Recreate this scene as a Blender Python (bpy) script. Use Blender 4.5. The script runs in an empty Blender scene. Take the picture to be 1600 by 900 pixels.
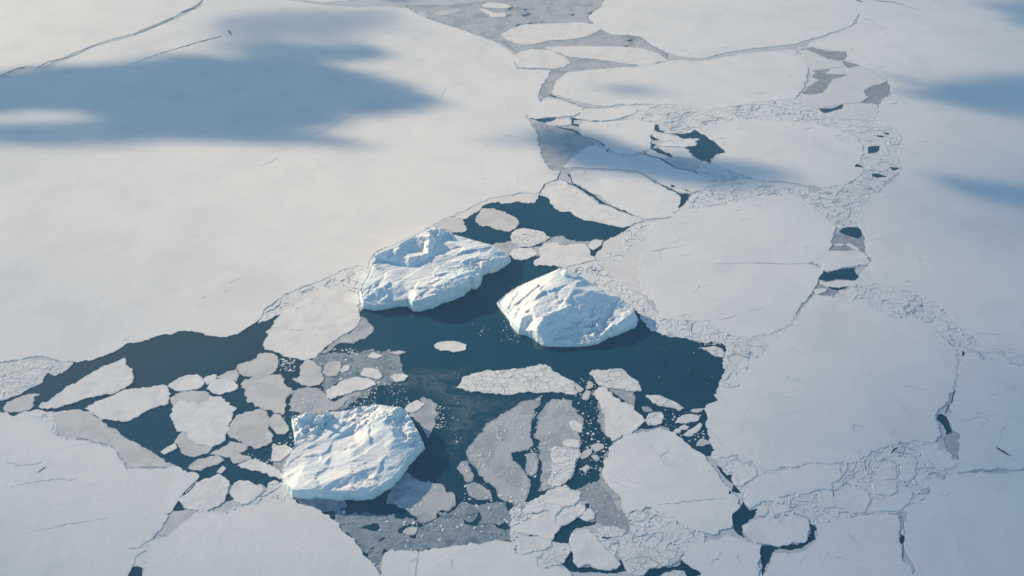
import bpy, bmesh, math, random
import numpy as np
from mathutils import Vector, noise, geometry

random.seed(7)
scene = bpy.context.scene
COL = scene.collection
R = math.radians

# ------------------------------------------------------------------ camera
CAM_H, DEP, HFOV = 900.0, 38.0, 62.0
F = 800.0 / math.tan(R(HFOV / 2))
cd = bpy.data.cameras.new('camera'); cam = bpy.data.objects.new('camera', cd); COL.objects.link(cam)
cam.location = (0, 0, CAM_H); cam.rotation_euler = (R(90 - DEP), 0, 0)
cd.sensor_width = 36; cd.angle = R(HFOV); cd.clip_start = 1; cd.clip_end = 120000
scene.camera = cam
CD, SD = math.cos(R(DEP)), math.sin(R(DEP))

def at(px, py, z=0.0):
    """the point at height z that the photograph shows at pixel (px, py) of 1600 x 900"""
    u, v = (px - 800) / F, (450 - py) / F
    dx, dy, dz = u, CD + v * SD, -SD + v * CD
    t = (z - CAM_H) / dz
    return (dx * t, dy * t)

def P(s):
    return [tuple(float(c) for c in q.split(',')) for q in s.split()]

# ------------------------------------------------------------------ sun and sky
SUN_EL = 18.0
LX, LY = 0.85, -0.527                      # the way the light travels over the ground
az_to = math.atan2(-LX, -LY)               # towards the sun, clockwise from +Y
S = Vector((-LX * math.cos(R(SUN_EL)), -LY * math.cos(R(SUN_EL)), math.sin(R(SUN_EL))))
sl = bpy.data.lights.new('sun', 'SUN'); sl.energy = 4.8; sl.angle = R(0.53); sl.color = (1.0, 0.755, 0.475)
so = bpy.data.objects.new('sun', sl); COL.objects.link(so)
so.rotation_euler = S.to_track_quat('Z', 'Y').to_euler(); so.location = (0, 0, 3000)
w = bpy.data.worlds.new('World'); scene.world = w; w.use_nodes = True
nt = w.node_tree; bg = nt.nodes['Background']
sky = nt.nodes.new('ShaderNodeTexSky'); sky.sky_type = 'NISHITA'; sky.sun_disc = False
sky.sun_elevation = R(SUN_EL); sky.sun_rotation = az_to; sky.altitude = 200
sky.air_density = 1.0; sky.dust_density = 0.0; sky.ozone_density = 1.0
tint = nt.nodes.new('ShaderNodeMix'); tint.data_type = 'RGBA'; tint.blend_type = 'MULTIPLY'; tint.inputs[0].default_value = 1
tint.inputs[7].default_value = (.80, .945, .965, 1)          # the polar air is greener and poorer in red than the model sky
nt.links.new(sky.outputs[0], tint.inputs[6]); nt.links.new(tint.outputs[2], bg.inputs[0]); bg.inputs[1].default_value = 0.12
vs = scene.view_settings; vs.view_transform = 'Standard'; vs.look = 'None'; vs.gamma = 1; vs.use_curve_mapping = False
vs.exposure = 0.56
cy = scene.cycles
cy.use_denoising = True
cy.max_bounces = 10; cy.diffuse_bounces = 3; cy.volume_bounces = 10; cy.transparent_max_bounces = 24
cy.volume_step_rate = 1.0; cy.volume_max_steps = 256

# ------------------------------------------------------------------ materials
def mat(name):
    m = bpy.data.materials.new(name); m.use_nodes = True
    return m, m.node_tree, m.node_tree.nodes['Principled BSDF']

def N(t, typ, **kw):
    n = t.nodes.new(typ)
    for k, v in kw.items():
        if k in n.inputs: n.inputs[k].default_value = v
        else: setattr(n, k, v)
    return n

def noise_n(t, vec, scale, detail=5, rough=.55, dist=0.0):
    n = N(t, 'ShaderNodeTexNoise', Scale=scale, Detail=detail, Roughness=rough, Distortion=dist)
    t.links.new(vec, n.inputs['Vector']); return n.outputs['Fac']

def ramp(t, fac, stops):
    r = t.nodes.new('ShaderNodeValToRGB'); e = r.color_ramp.elements
    while len(e) < len(stops): e.new(0.5)
    for q, (p, c) in zip(e, stops):
        q.position = p; q.color = (*c, 1) if len(c) == 3 else c
    t.links.new(fac, r.inputs[0]); return r.outputs[0]

def mix(t, fac, a, b, mode='MIX'):
    m = t.nodes.new('ShaderNodeMix'); m.data_type = 'RGBA'; m.blend_type = mode
    for sock, v in ((m.inputs['Factor'], fac), (m.inputs['A'], a), (m.inputs['B'], b)):
        pass
    fi, ai, bi = m.inputs[0], m.inputs[6], m.inputs[7]
    for sock, v in ((fi, fac), (ai, a), (bi, b)):
        if hasattr(v, 'is_output'): t.links.new(v, sock)
        elif isinstance(v, (int, float)): sock.default_value = v
        else: sock.default_value = (*v, 1)
    return m.outputs[2]

def math_n(t, op, a, b=0.0, c=None, clamp=False):
    m = t.nodes.new('ShaderNodeMath'); m.operation = op; m.use_clamp = clamp
    for i, v in enumerate((a, b) if c is None else (a, b, c)):
        if hasattr(v, 'is_output'): t.links.new(v, m.inputs[i])
        else: m.inputs[i].default_value = v
    return m.outputs[0]

def bump(t, h, strength, dist, prev=None):
    b = N(t, 'ShaderNodeBump', Strength=strength, Distance=dist)
    t.links.new(h, b.inputs['Height'])
    if prev is not None: t.links.new(prev, b.inputs['Normal'])
    return b.outputs['Normal']

def geo(t):
    return t.nodes.new('ShaderNodeNewGeometry').outputs['Position']

def stretch(t, vec, rot, sc):
    m = N(t, 'ShaderNodeMapping'); m.inputs['Rotation'].default_value = (0, 0, rot); m.inputs['Scale'].default_value = sc
    t.links.new(vec, m.inputs['Vector']); return m.outputs['Vector']

def ice_mat(name, hi, lo, rim=None, rimw=0.5, speck=0.0, crack=0.0, crack_scale=.05, crack_col=(.3, .36, .42),
            bumpy=1.0, mott=.02, rough=.65, patchy=False):
    """snow or ice: drifts, mottling, a wet rim near the edge, optional white specks and a crack mosaic"""
    m, t, b = mat(name); L = t.links
    pos = geo(t)
    n1 = noise_n(t, pos, mott, 6, .6, .4)
    n2 = noise_n(t, pos, .16, 5, .6)
    col = ramp(t, n1, [(.30, lo), (.55, hi)] if not patchy else [(.30, lo), (.455, tuple(.7 * a + .3 * c for a, c in zip(lo, hi))), (.475, tuple(.25 * a + .75 * c for a, c in zip(lo, hi))), (.62, hi)])
    col = mix(t, math_n(t, 'MULTIPLY', ramp(t, n2, [(.42, (0, 0, 0)), (.62, (1, 1, 1))]), .35), col, tuple(.5 * (a + c) for a, c in zip(hi, lo)))
    # thin wandering snow ripples
    rp = noise_n(t, stretch(t, pos, .25, (.05, .22, .1)), 1.0, 4, .6, .6)
    nrm = bump(t, n1, .5 * bumpy, 2.2)
    nrm = bump(t, rp, .35 * bumpy, .6, nrm)
    nrm = bump(t, n2, .5 * bumpy, .55, nrm)
    fine = noise_n(t, pos, .6, 3, .7)
    nrm = bump(t, fine, .5 * bumpy, .14, nrm)
    if speck:
        v = N(t, 'ShaderNodeTexVoronoi', Scale=.16); L.new(pos, v.inputs['Vector'])
        sp = ramp(t, v.outputs['Distance'], [(.0, (1, 1, 1)), (.22, (1, 1, 1)), (.34, (0, 0, 0))])
        keep = ramp(t, noise_n(t, pos, .035, 4), [(.5, (0, 0, 0)), (.6, (1, 1, 1))])
        sp = mix(t, 1.0, sp, keep, 'MULTIPLY')
        col = mix(t, math_n(t, 'MULTIPLY', sp, speck), col, (.74, .77, .80))
        nrm = bump(t, sp, .8, .6, nrm)
    if crack:
        wv = N(t, 'ShaderNodeTexNoise', Scale=.03, Detail=4); L.new(pos, wv.inputs['Vector'])
        ad = N(t, 'ShaderNodeVectorMath', operation='MULTIPLY_ADD')
        L.new(wv.outputs['Color'], ad.inputs[0]); ad.inputs[1].default_value = (26, 26, 0); L.new(pos, ad.inputs[2])
        last = None
        for sc, wd, k in ((crack_scale, .05, 1.0), (crack_scale * 2.3, .045, .65)):
            v = N(t, 'ShaderNodeTexVoronoi', Scale=sc, feature='DISTANCE_TO_EDGE'); v.voronoi_dimensions = '2D'
            L.new(stretch(t, ad.outputs[0], .3, (.8, 1.25, 1)), v.inputs['Vector'])
            e = ramp(t, v.outputs['Distance'], [(0, (1, 1, 1)), (wd * .55, (.7, .7, .7)), (wd * 1.5, (0, 0, 0))])
            gate = ramp(t, noise_n(t, pos, .03, 3), [(.38, (0, 0, 0)), (.55, (1, 1, 1))])
            e2 = math_n(t, 'MULTIPLY', math_n(t, 'MULTIPLY', e, gate), crack * k)
            col = mix(t, e2, col, crack_col)
            nrm = bump(t, ramp(t, v.outputs['Distance'], [(0, (0, 0, 0)), (.06, (1, 1, 1)), (.16, (.55, .55, .55)), (.5, (.4, .4, .4))]), .55 * crack, 1.0, nrm)
    if rim:
        a = N(t, 'ShaderNodeAttribute', attribute_name='edge')
        nn = noise_n(t, pos, .09, 4)
        f = math_n(t, 'ADD', a.outputs['Fac'], math_n(t, 'MULTIPLY_ADD', nn, 1.0, -.5))
        f = ramp(t, f, [(0.08, (rimw,) * 3), (.42, (0, 0, 0))])
        col = mix(t, f, col, rim)
    L.new(col, b.inputs['Base Color']); L.new(nrm, b.inputs['Normal'])
    b.inputs['Roughness'].default_value = rough; b.inputs['Specular IOR Level'].default_value = .15
    return m

M = {}
M['snow'] = ice_mat('wind_packed_snow', (.80, .80, .795), (.71, .725, .735), rim=(.66, .70, .73), rimw=.3, bumpy=.72, mott=.008, crack=.09, crack_scale=.011, crack_col=(.55, .62, .67))
M['floe'] = ice_mat('snow_on_floe', (.80, .795, .785), (.69, .70, .705), rim=(.64, .69, .72), rimw=.6, bumpy=.9, mott=.03, patchy=True)
M['beige'] = ice_mat('thin_snow_on_young_ice', (.64, .648, .648), (.52, .535, .545), rim=(.44, .49, .53), rimw=.7, bumpy=.6, mott=.026, patchy=True)
M['grey'] = ice_mat('grey_young_ice', (.49, .52, .55), (.33, .38, .43), rim=(.24, .31, .38), rimw=.75, speck=.6, bumpy=.9, mott=.022, patchy=True)
M['pale'] = ice_mat('thin_snow_on_new_ice', (.73, .735, .735), (.66, .67, .68), rim=(.6, .63, .66), rimw=.4, bumpy=.5, mott=.03)
M['wet'] = ice_mat('wet_brash_base', (.30, .37, .42), (.09, .17, .235), bumpy=.6, mott=.07)
M['slush'] = ice_mat('dark_slush', (.38, .41, .45), (.22, .27, .32), speck=.6, bumpy=1.0, mott=.06)
M['base'] = ice_mat('refrozen_lead_ice', (.58, .61, .64), (.47, .51, .55), bumpy=.6, mott=.03)
M['rubble'] = ice_mat('rafted_rubble_ice', (.785, .795, .795), (.68, .71, .725), crack=.4, crack_scale=.026, bumpy=.9, mott=.03)
M['cracked'] = ice_mat('cracked_snowy_floe', (.80, .80, .79), (.70, .715, .715), rim=(.62, .68, .72), rimw=.6, crack=.7, crack_scale=.07, bumpy=.8, mott=.04)
M['ridge'] = ice_mat('pressure_ridge_ice', (.44, .50, .54), (.30, .36, .41), bumpy=1.5, mott=.2)
M['block'] = ice_mat('broken_ice_block', (.80, .82, .83), (.66, .71, .75), bumpy=1.0, mott=.2)
def berg_mat():
    m, t, b = mat('iceberg_snow_and_ice'); L = t.links; pos = geo(t)
    n1 = noise_n(t, pos, .022, 6, .62, .6)
    col = ramp(t, n1, [(.33, (.60, .76, .83)), (.46, (.79, .85, .87)), (.56, (.88, .885, .875))])
    st = stretch(t, pos, .62, (.014, .16, .05))
    s1 = noise_n(t, st, 1.0, 7, .66, 1.2)
    col = mix(t, math_n(t, 'MULTIPLY', ramp(t, s1, [(.52, (0, 0, 0)), (.62, (1, 1, 1))]), .24), col, (.60, .75, .83))
    mu = N(t, 'ShaderNodeTexNoise', Scale=.09, Detail=6, Roughness=.6, noise_type='RIDGED_MULTIFRACTAL'); L.new(pos, mu.inputs['Vector'])
    nrm = bump(t, s1, .5, 2.2)
    nrm = bump(t, mu.outputs['Fac'], .08, .8, nrm)
    nrm = bump(t, noise_n(t, pos, .45, 5, .7), .5, .4, nrm)
    L.new(col, b.inputs['Base Color']); L.new(nrm, b.inputs['Normal'])
    b.inputs['Roughness'].default_value = .6; b.inputs['Specular IOR Level'].default_value = .2
    return m
M['berg'] = berg_mat()

def cliff_mat():
    m, t, b = mat('iceberg_cliff_ice'); L = t.links; pos = geo(t)
    n = noise_n(t, stretch(t, pos, 0, (.05, .05, .16)), 1.0, 6, .6, .5)
    col = ramp(t, n, [(.35, (.52, .70, .80)), (.6, (.77, .85, .885))])
    sp_ = t.nodes.new('ShaderNodeSeparateXYZ'); L.new(pos, sp_.inputs[0])
    wet = ramp(t, math_n(t, 'MULTIPLY_ADD', sp_.outputs['Z'], .25, math_n(t, 'MULTIPLY_ADD', n, .8, -.4)), [(.15, (1, 1, 1)), (.55, (0, 0, 0))])
    col = mix(t, math_n(t, 'MULTIPLY', wet, .6), col, (.30, .52, .62))
    nrm = bump(t, noise_n(t, stretch(t, pos, 0, (.12, .12, .05)), 1.0, 5, .65), .8, 3.0)
    nrm = bump(t, noise_n(t, pos, .35, 4, .6), .6, .7, nrm)
    L.new(col, b.inputs['Base Color']); L.new(nrm, b.inputs['Normal']); b.inputs['Roughness'].default_value = .5
    b.inputs['Specular IOR Level'].default_value = .25
    return m
M['cliff'] = cliff_mat()

def water_mat():
    m, t, b = mat('sea_water'); L = t.links; pos = geo(t)
    n = noise_n(t, pos, .004, 5, .6, .8)
    col = ramp(t, n, [(.35, (.005, .053, .094)), (.65, (.010, .066, .110))])
    L.new(col, b.inputs['Base Color'])
    nrm = bump(t, noise_n(t, pos, .35, 4, .6), .25, .25)
    nrm = bump(t, noise_n(t, stretch(t, pos, .6, (.05, .13, .1)), 1, 4, .6), .2, .5, nrm)
    L.new(nrm, b.inputs['Normal'])
    b.inputs['Roughness'].default_value = .16; b.inputs['IOR'].default_value = 1.5; b.inputs['Specular IOR Level'].default_value = 1.0
    return m
M['water'] = water_mat()

def grease_mat():
    m, t, b = mat('grease_ice'); L = t.links; pos = geo(t)
    n = noise_n(t, stretch(t, pos, .5, (.02, .035, .05)), 1.0, 8, .68, 2.2)
    n2 = noise_n(t, pos, .12, 6, .7, 1.5)
    a = N(t, 'ShaderNodeAttribute', attribute_name='edge')
    f = math_n(t, 'MULTIPLY', ramp(t, n, [(.40, (0, 0, 0)), (.52, (.45, .45, .45)), (.60, (.12, .12, .12)), (.75, (.55, .55, .55))]),
               ramp(t, n2, [(.35, (.15, .15, .15)), (.6, (1, 1, 1))]))
    f = math_n(t, 'MULTIPLY', f, ramp(t, a.outputs['Fac'], [(.0, (0, 0, 0)), (.8, (1, 1, 1))]))
    b.inputs['Base Color'].default_value = (.33, .44, .51, 1); b.inputs['Roughness'].default_value = .6
    L.new(math_n(t, 'MULTIPLY', f, .8), b.inputs['Alpha'])
    return m
M['grease'] = grease_mat()

# ------------------------------------------------------------------ 2-D helpers (ground metres)
def smooth_closed(pts, sub=4):
    n = len(pts); out = []
    a = np.array(pts)
    for i in range(n):
        p0, p1, p2, p3 = a[i - 1], a[i], a[(i + 1) % n], a[(i + 2) % n]
        for k in range(sub):
            u = k / sub
            # half-strength tangents keep corners readable
            m1, m2 = .17 * (p2 - p0), .17 * (p3 - p1)
            h = (2*u**3 - 3*u**2 + 1) * p1 + (u**3 - 2*u**2 + u) * m1 + (-2*u**3 + 3*u**2) * p2 + (u**3 - u**2) * m2
            out.append(tuple(h))
    return out

def resample(pts, step):
    out = []
    n = len(pts)
    for i in range(n):
        p, q = pts[i], pts[(i + 1) % n]
        d = math.hypot(q[0] - p[0], q[1] - p[1])
        k = max(1, int(d / step))
        for j in range(k):
            out.append((p[0] + (q[0] - p[0]) * j / k, p[1] + (q[1] - p[1]) * j / k))
    return out

def rough_outline(px, z, seed, amp=1.0, step=None, sm=True):
    g = [at(x, y, z) for x, y in px]
    size = max(max(p[0] for p in g) - min(p[0] for p in g), max(p[1] for p in g) - min(p[1] for p in g))
    if step is None: step = min(2.6, max(.9, size / 80))
    if sm: g = smooth_closed(g, 3)
    g = resample(g, step)
    a = amp * min(1.0, .22 + size / 130)
    out = []
    for x, y in g:
        v1 = noise.noise_vector(Vector((x / 17, y / 17, seed * 3.1)))
        v2 = noise.noise_vector(Vector((x / 6.5, y / 6.5, seed * 1.7)))
        v3 = noise.noise_vector(Vector((x / 2.6, y / 2.6, seed * 2.3)))
        out.append((x + a * (4.6 * v1.x + 3.2 * v2.x + 1.5 * v3.x), y + a * (4.6 * v1.y + 3.2 * v2.y + 1.5 * v3.y)))
    return out

def inside(pts, poly):
    """pts (n,2), poly list -> bool mask, even-odd"""
    x, y = pts[:, 0], pts[:, 1]; r = np.zeros(len(pts), bool)
    a = np.array(poly); b = np.roll(a, -1, 0)
    for (x1, y1), (x2, y2) in zip(a, b):
        if y1 == y2: continue
        c = (y1 > y) != (y2 > y)
        if not c.any(): continue
        r ^= c & (x < (x2 - x1) * (y - y1) / (y2 - y1) + x1)
    return r

def dist_to(pts, polys):
    best = np.full(len(pts), 1e9)
    for poly in polys:
        a = np.array(poly); b = np.roll(a, -1, 0); d = b - a; l2 = (d ** 2).sum(1) + 1e-9
        for k in range(0, len(pts), 400):
            q = pts[k:k + 400][:, None, :]
            tt = np.clip(((q - a) * d).sum(2) / l2, 0, 1)
            e = a + tt[..., None] * d - q
            best[k:k + 400] = np.minimum(best[k:k + 400], np.sqrt((e ** 2).sum(2).min(1)))
    return best

def bbox(p):
    xs = [q[0] for q in p]; ys = [q[1] for q in p]
    return min(xs), min(ys), max(xs), max(ys)

def link_mesh(name, verts, faces, material, parent=None, smooth=False, attr=None):
    me = bpy.data.meshes.new(name); me.from_pydata([tuple(v) for v in verts], [], [tuple(f) for f in faces])
    mats = material if isinstance(material, (list, tuple)) else [material]
    for m in mats: me.materials.append(m)
    if smooth: me.polygons.foreach_set('use_smooth', [True] * len(me.polygons))
    if attr is not None:
        at_ = me.attributes.new('edge', 'FLOAT', 'POINT'); at_.data.foreach_set('value', attr)
    me.update()
    o = bpy.data.objects.new(name, me); COL.objects.link(o)
    if parent: o.parent = parent
    return o

def tag(o, label=None, cat=None, group=None, kind=None):
    if label: o['label'] = label
    if cat: o['category'] = cat
    if group: o['group'] = group
    if kind: o['kind'] = kind
    return o

def slab(name, outline, z, material, bottom=-.6, holes=(), cell=None, hump=.25, edge_w=6.0, parent=None, seed=0, flat=False, rim=0.0):
    """a sheet of ice: outline minus holes, gently uneven top, side walls down to the water"""
    bx = bbox(outline)
    hs = [h for h in holes if not (bbox(h)[2] < bx[0] or bbox(h)[0] > bx[2] or bbox(h)[3] < bx[1] or bbox(h)[1] > bx[3])]
    cx, cyy = .5 * (bx[0] + bx[2]), .5 * (bx[1] + bx[3])
    vs_, es = [], []
    for loop in [outline] + hs:
        k = len(vs_); n = len(loop)
        vs_ += [Vector((p[0] - cx, p[1] - cyy)) for p in loop]
        es += [(k + i, k + (i + 1) % n) for i in range(n)]
    size = max(bx[2] - bx[0], bx[3] - bx[1])
    if cell is None: cell = max(2.2, min(28.0, size / 26))
    gx = np.arange(bx[0], bx[2], cell); gy = np.arange(bx[1], bx[3], cell)
    if len(gx) and len(gy):
        rs = np.random.RandomState(int(abs(seed * 131)) % 99991 + 3)
        X, Y = np.meshgrid(gx, gy); q = np.stack([X.ravel(), Y.ravel()], 1) + rs.uniform(-.35, .35, (X.size, 2)) * cell
        ok = inside(q, outline)
        for h in hs: ok &= ~inside(q, h)
        q = q[ok]
        vs_ += [Vector((p[0] - cx, p[1] - cyy)) for p in q]
    r = geometry.delaunay_2d_cdt(vs_, es, [], 0, 1e-4)
    V = np.array([(v[0] + cx, v[1] + cyy) for v in r[0]]); T = np.array([f for f in r[2] if len(f) == 3])
    C = V[T].mean(1)
    keep = inside(C, outline)
    for h in hs: keep &= ~inside(C, h)
    T = T[keep]
    used = np.unique(T); mp = -np.ones(len(V), int); mp[used] = np.arange(len(used)); V = V[used]; T = mp[T]
    # orientation up
    a, b, c = V[T[:, 0]], V[T[:, 1]], V[T[:, 2]]
    cr = (b[:, 0] - a[:, 0]) * (c[:, 1] - a[:, 1]) - (b[:, 1] - a[:, 1]) * (c[:, 0] - a[:, 0])
    T[cr < 0] = T[cr < 0][:, ::-1]
    D = dist_to(V, [outline[::4] if len(outline) > 900 else outline] + [h[::3] if len(outline) > 900 and len(h) > 60 else h for h in hs])
    e = np.clip(D / edge_w, 0, 1)
    zz = np.empty(len(V))
    for i, (x, y) in enumerate(V):
        h = 0 if flat else hump * (noise.noise(Vector((x / 45, y / 45, seed))) + .6 * noise.noise(Vector((x / 14, y / 14, seed + 9))))
        zz[i] = z + h * e[i]
        if rim: zz[i] += rim * math.exp(-((D[i] - 1.6) / 1.3) ** 2) * max(0, .35 + 1.3 * noise.noise(Vector((x / 9, y / 9, seed + 4))))
    ed = {}
    for tri in T:
        for i in range(3):
            u, v = int(tri[i]), int(tri[(i + 1) % 3])
            if (v, u) in ed: del ed[(v, u)]
            else: ed[(u, v)] = 1
    verts = [(V[i][0], V[i][1], zz[i]) for i in range(len(V))]
    faces = [tuple(int(q) for q in tri) for tri in T]; attr = list(e)
    low = {}
    for (u, v) in ed:
        for k in (u, v):
            if k not in low:
                low[k] = len(verts); verts.append((V[k][0], V[k][1], bottom)); attr.append(0.0)
                verts.append((V[k][0], V[k][1], zz[k])); attr.append(0.0)      # the rim is a hard edge: the wall has its own vertices
        faces.append((low[v] + 1, low[u] + 1, low[u], low[v]))
    # place the origin at the piece's base
    verts = [(x - cx, y - cyy, q) for x, y, q in verts]
    o = link_mesh(name, verts, faces, material, parent, True, attr)
    try:
        me = o.data
        sharp = [False] * len(me.polygons)
        for i in range(len(T), len(me.polygons)): me.polygons[i].use_smooth = False
    except Exception: pass
    o.location = (cx, cyy, 0)
    return o

def crack(px, w0, w1=None):
    """a thin opening along a pixel polyline, as a closed pixel outline"""
    n = len(px); up, dn = [], []
    for i, (x, y) in enumerate(px):
        x0, y0 = px[max(0, i - 1)]; x1, y1 = px[min(n - 1, i + 1)]
        d = math.hypot(x1 - x0, y1 - y0) or 1
        ww = (w0 + ((w0 if w1 is None else w1) - w0) * i / max(1, n - 1)) * .5
        ww *= .6 + .8 * abs(noise.noise(Vector((x / 7, y / 7, 5.0)))) + .3
        nx, ny = -(y1 - y0) / d, (x1 - x0) / d
        up.append((x + nx * ww, y + ny * ww * .8)); dn.append((x - nx * ww, y - ny * ww * .8))
    return up + dn[::-1]

# ------------------------------------------------------------------ traced from the photograph (pixels of 1600 x 900)
OPEN_WATER = P("-5,640 -5,622 60,590 110,558 190,530 235,522 290,511 325,520 370,515 410,489 430,478 446,490 440,530 442,540 480,550 520,525 556,500 572,470 590,420 640,400 690,375 715,357 716,345 740,325 753,312 800,309 833,309 838,301 842,297 850,300 870,315 880,323 900,330 920,338 950,347 972,350 984,354 968,367 948,379 938,392 928,402 920,410 890,425 985,480 1000,488 1018,518 1045,524 1080,532 1105,534 1128,535 1135,538 1148,545 1134,552 1131,560 1133,577 1126,595 1119,611 1132,625 1116,650 1119,690 1120,698 1105,712 1085,705 1060,690 1020,682 990,690 965,710 952,740 955,765 930,775 905,768 880,776 850,785 825,803 812,830 802,850 730,855 660,868 606,872 596,880 580,892 566,875 548,848 523,825 500,806 470,792 452,778 430,768 412,760 400,758 375,758 345,760 330,772 300,785 290,800 275,800 268,790 290,765 298,750 270,735 240,715 200,690 165,668 140,655 80,650 20,655")
WATER = [P(s) for s in [
 # ponds between the two right-hand sheets
 "1311,361 1318,355 1330,355 1341,355 1346,361 1348,368 1341,373 1328,370 1318,366",
 "1286,423 1295,424 1310,421 1325,418 1336,418 1336,425 1343,432 1338,439 1325,437 1308,437 1290,440 1280,436",
 "1293,449 1308,449 1323,449 1318,452 1308,454",
 # openings along the upper seam
 "825,184 840,186 852,184 870,184 862,189 850,192 840,189",
 "890,183 898,184 909,187 897,188 896,193 904,194 904,198 893,195 893,187",
 "1044,208 1060,209 1078,208 1085,203 1090,205 1110,217 1125,229 1133,238 1118,242 1111,248 1111,255 1100,251 1088,248 1082,242 1076,235 1070,230 1083,228 1091,225 1085,222 1094,218 1085,216 1066,217 1058,212",
 "1022,203 1024,195 1029,195 1030,203 1037,205 1036,208 1030,207",
 "1016,212 1022,214 1031,219 1022,219 1016,217",
 "1017,232 1018,224 1024,226 1021,232 1030,232 1040,238 1053,243 1048,246 1035,240 1028,239",
 "1025,285 1040,291 1062,301 1081,305 1073,313 1066,321 1061,326 1058,323 1063,314 1062,304 1042,294",
 "1048,289 1051,289 1056,292 1049,293", "1062,293 1070,296 1082,301 1072,299",
 "893,287 898,287 915,296 930,305 945,317 968,326 1000,340 968,329 950,320 942,318 935,317 934,314 920,305 905,295",
 "868,197 880,199 897,202 903,206 909,212 902,209 895,204 878,201",
 "886,271 890,272 892,276 889,276",
 # dark new leads far right
 "1250,77 1270,74 1290,80 1323,82 1322,92 1310,95 1295,92 1280,86 1262,78",
 "1315,95 1345,102 1325,106", "1350,143 1360,137 1385,127 1391,136 1391,148 1378,155 1373,165 1372,175 1370,163 1343,160 1357,152 1348,145",
 "1280,170 1300,169 1318,163 1316,170 1298,174 1288,177",
 "1358,229 1375,228 1372,238 1355,240", "1338,256 1345,258 1351,262 1336,261", "1363,272 1370,271 1387,276 1373,278 1364,276", "1390,261 1407,262 1396,267",
 "1380,207 1389,208 1388,211 1382,209", "1370,211 1380,212 1382,215 1372,214",
 # lead on the right
 "1120,727 1126,731 1138,743 1144,741 1142,748 1146,756 1153,764 1158,771 1150,770 1144,766 1145,757 1138,750 1125,737",
 "1160,780 1165,790 1172,797 1182,795 1180,803 1175,810 1163,818 1162,825 1160,833 1165,840 1155,836 1147,828 1144,810 1152,798 1158,788",
 "1189,852 1203,852 1213,855 1230,852 1250,848 1258,846 1265,834 1270,830 1268,824 1267,819 1275,820 1278,827 1275,835 1276,842 1268,847 1253,857 1235,860 1215,860 1206,863 1200,875 1195,888 1190,900 1188,868",
 # lower middle
 "863,844 877,822 890,817 906,809 918,815 932,812 930,818 910,825 896,829 890,842 890,848 880,850",
 "878,882 888,868 890,861 896,862 598,877".replace("598,877", "898,877") + " 905,886 930,887 950,892 968,886 972,872 976,880 979,890 960,897 930,893 910,894 890,892",
 "940,838 948,838 958,839 952,842 944,843", "1008,900 1013,888 1040,884 1060,881 1064,876 1072,884 1098,895 1085,902 1070,925 1015,925",
 "831,802 846,799 842,803 834,804", "818,834 830,835 839,838 828,839", "913,788 920,786 920,792 916,795",
 # lower left
 "270,797 277,785 282,788 290,796 280,799", "349,783 357,770 365,780 355,783", "198,905 207,887 214,885 222,886 222,908",
 # far right pond
 "1466,649 1470,646 1478,650 1484,665 1487,673 1480,680 1477,672 1472,662 1466,656",
 "1390,708 1396,701 1403,697 1402,700 1396,705", "1556,699 1562,700 1572,707 1584,714 1572,710 1560,703",
 "1300,765 1303,769 1305,774 1302,772", "1313,758 1319,757 1317,759", "1408,835 1413,838 1413,846 1409,850 1405,845", "1505,548 1508,552 1506,558 1503,553",
 "1075,845 1079,846 1076,847", "1139,766 1142,769 1141,773 1139,772",
 # specks in the far grey ice
 "793,15 800,9 801,13 795,16", "817,15 823,14 821,17", "816,24 826,21 828,22 820,26", "791,25 800,22 795,25", "804,40 812,37 813,38 806,41",
 "825,36 832,36 829,38", "843,35 850,35 846,36", "919,22 926,18 924,23", "892,23 898,22 894,25", "980,63 989,61 985,65", "975,72 983,71 979,73",
]]
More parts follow.
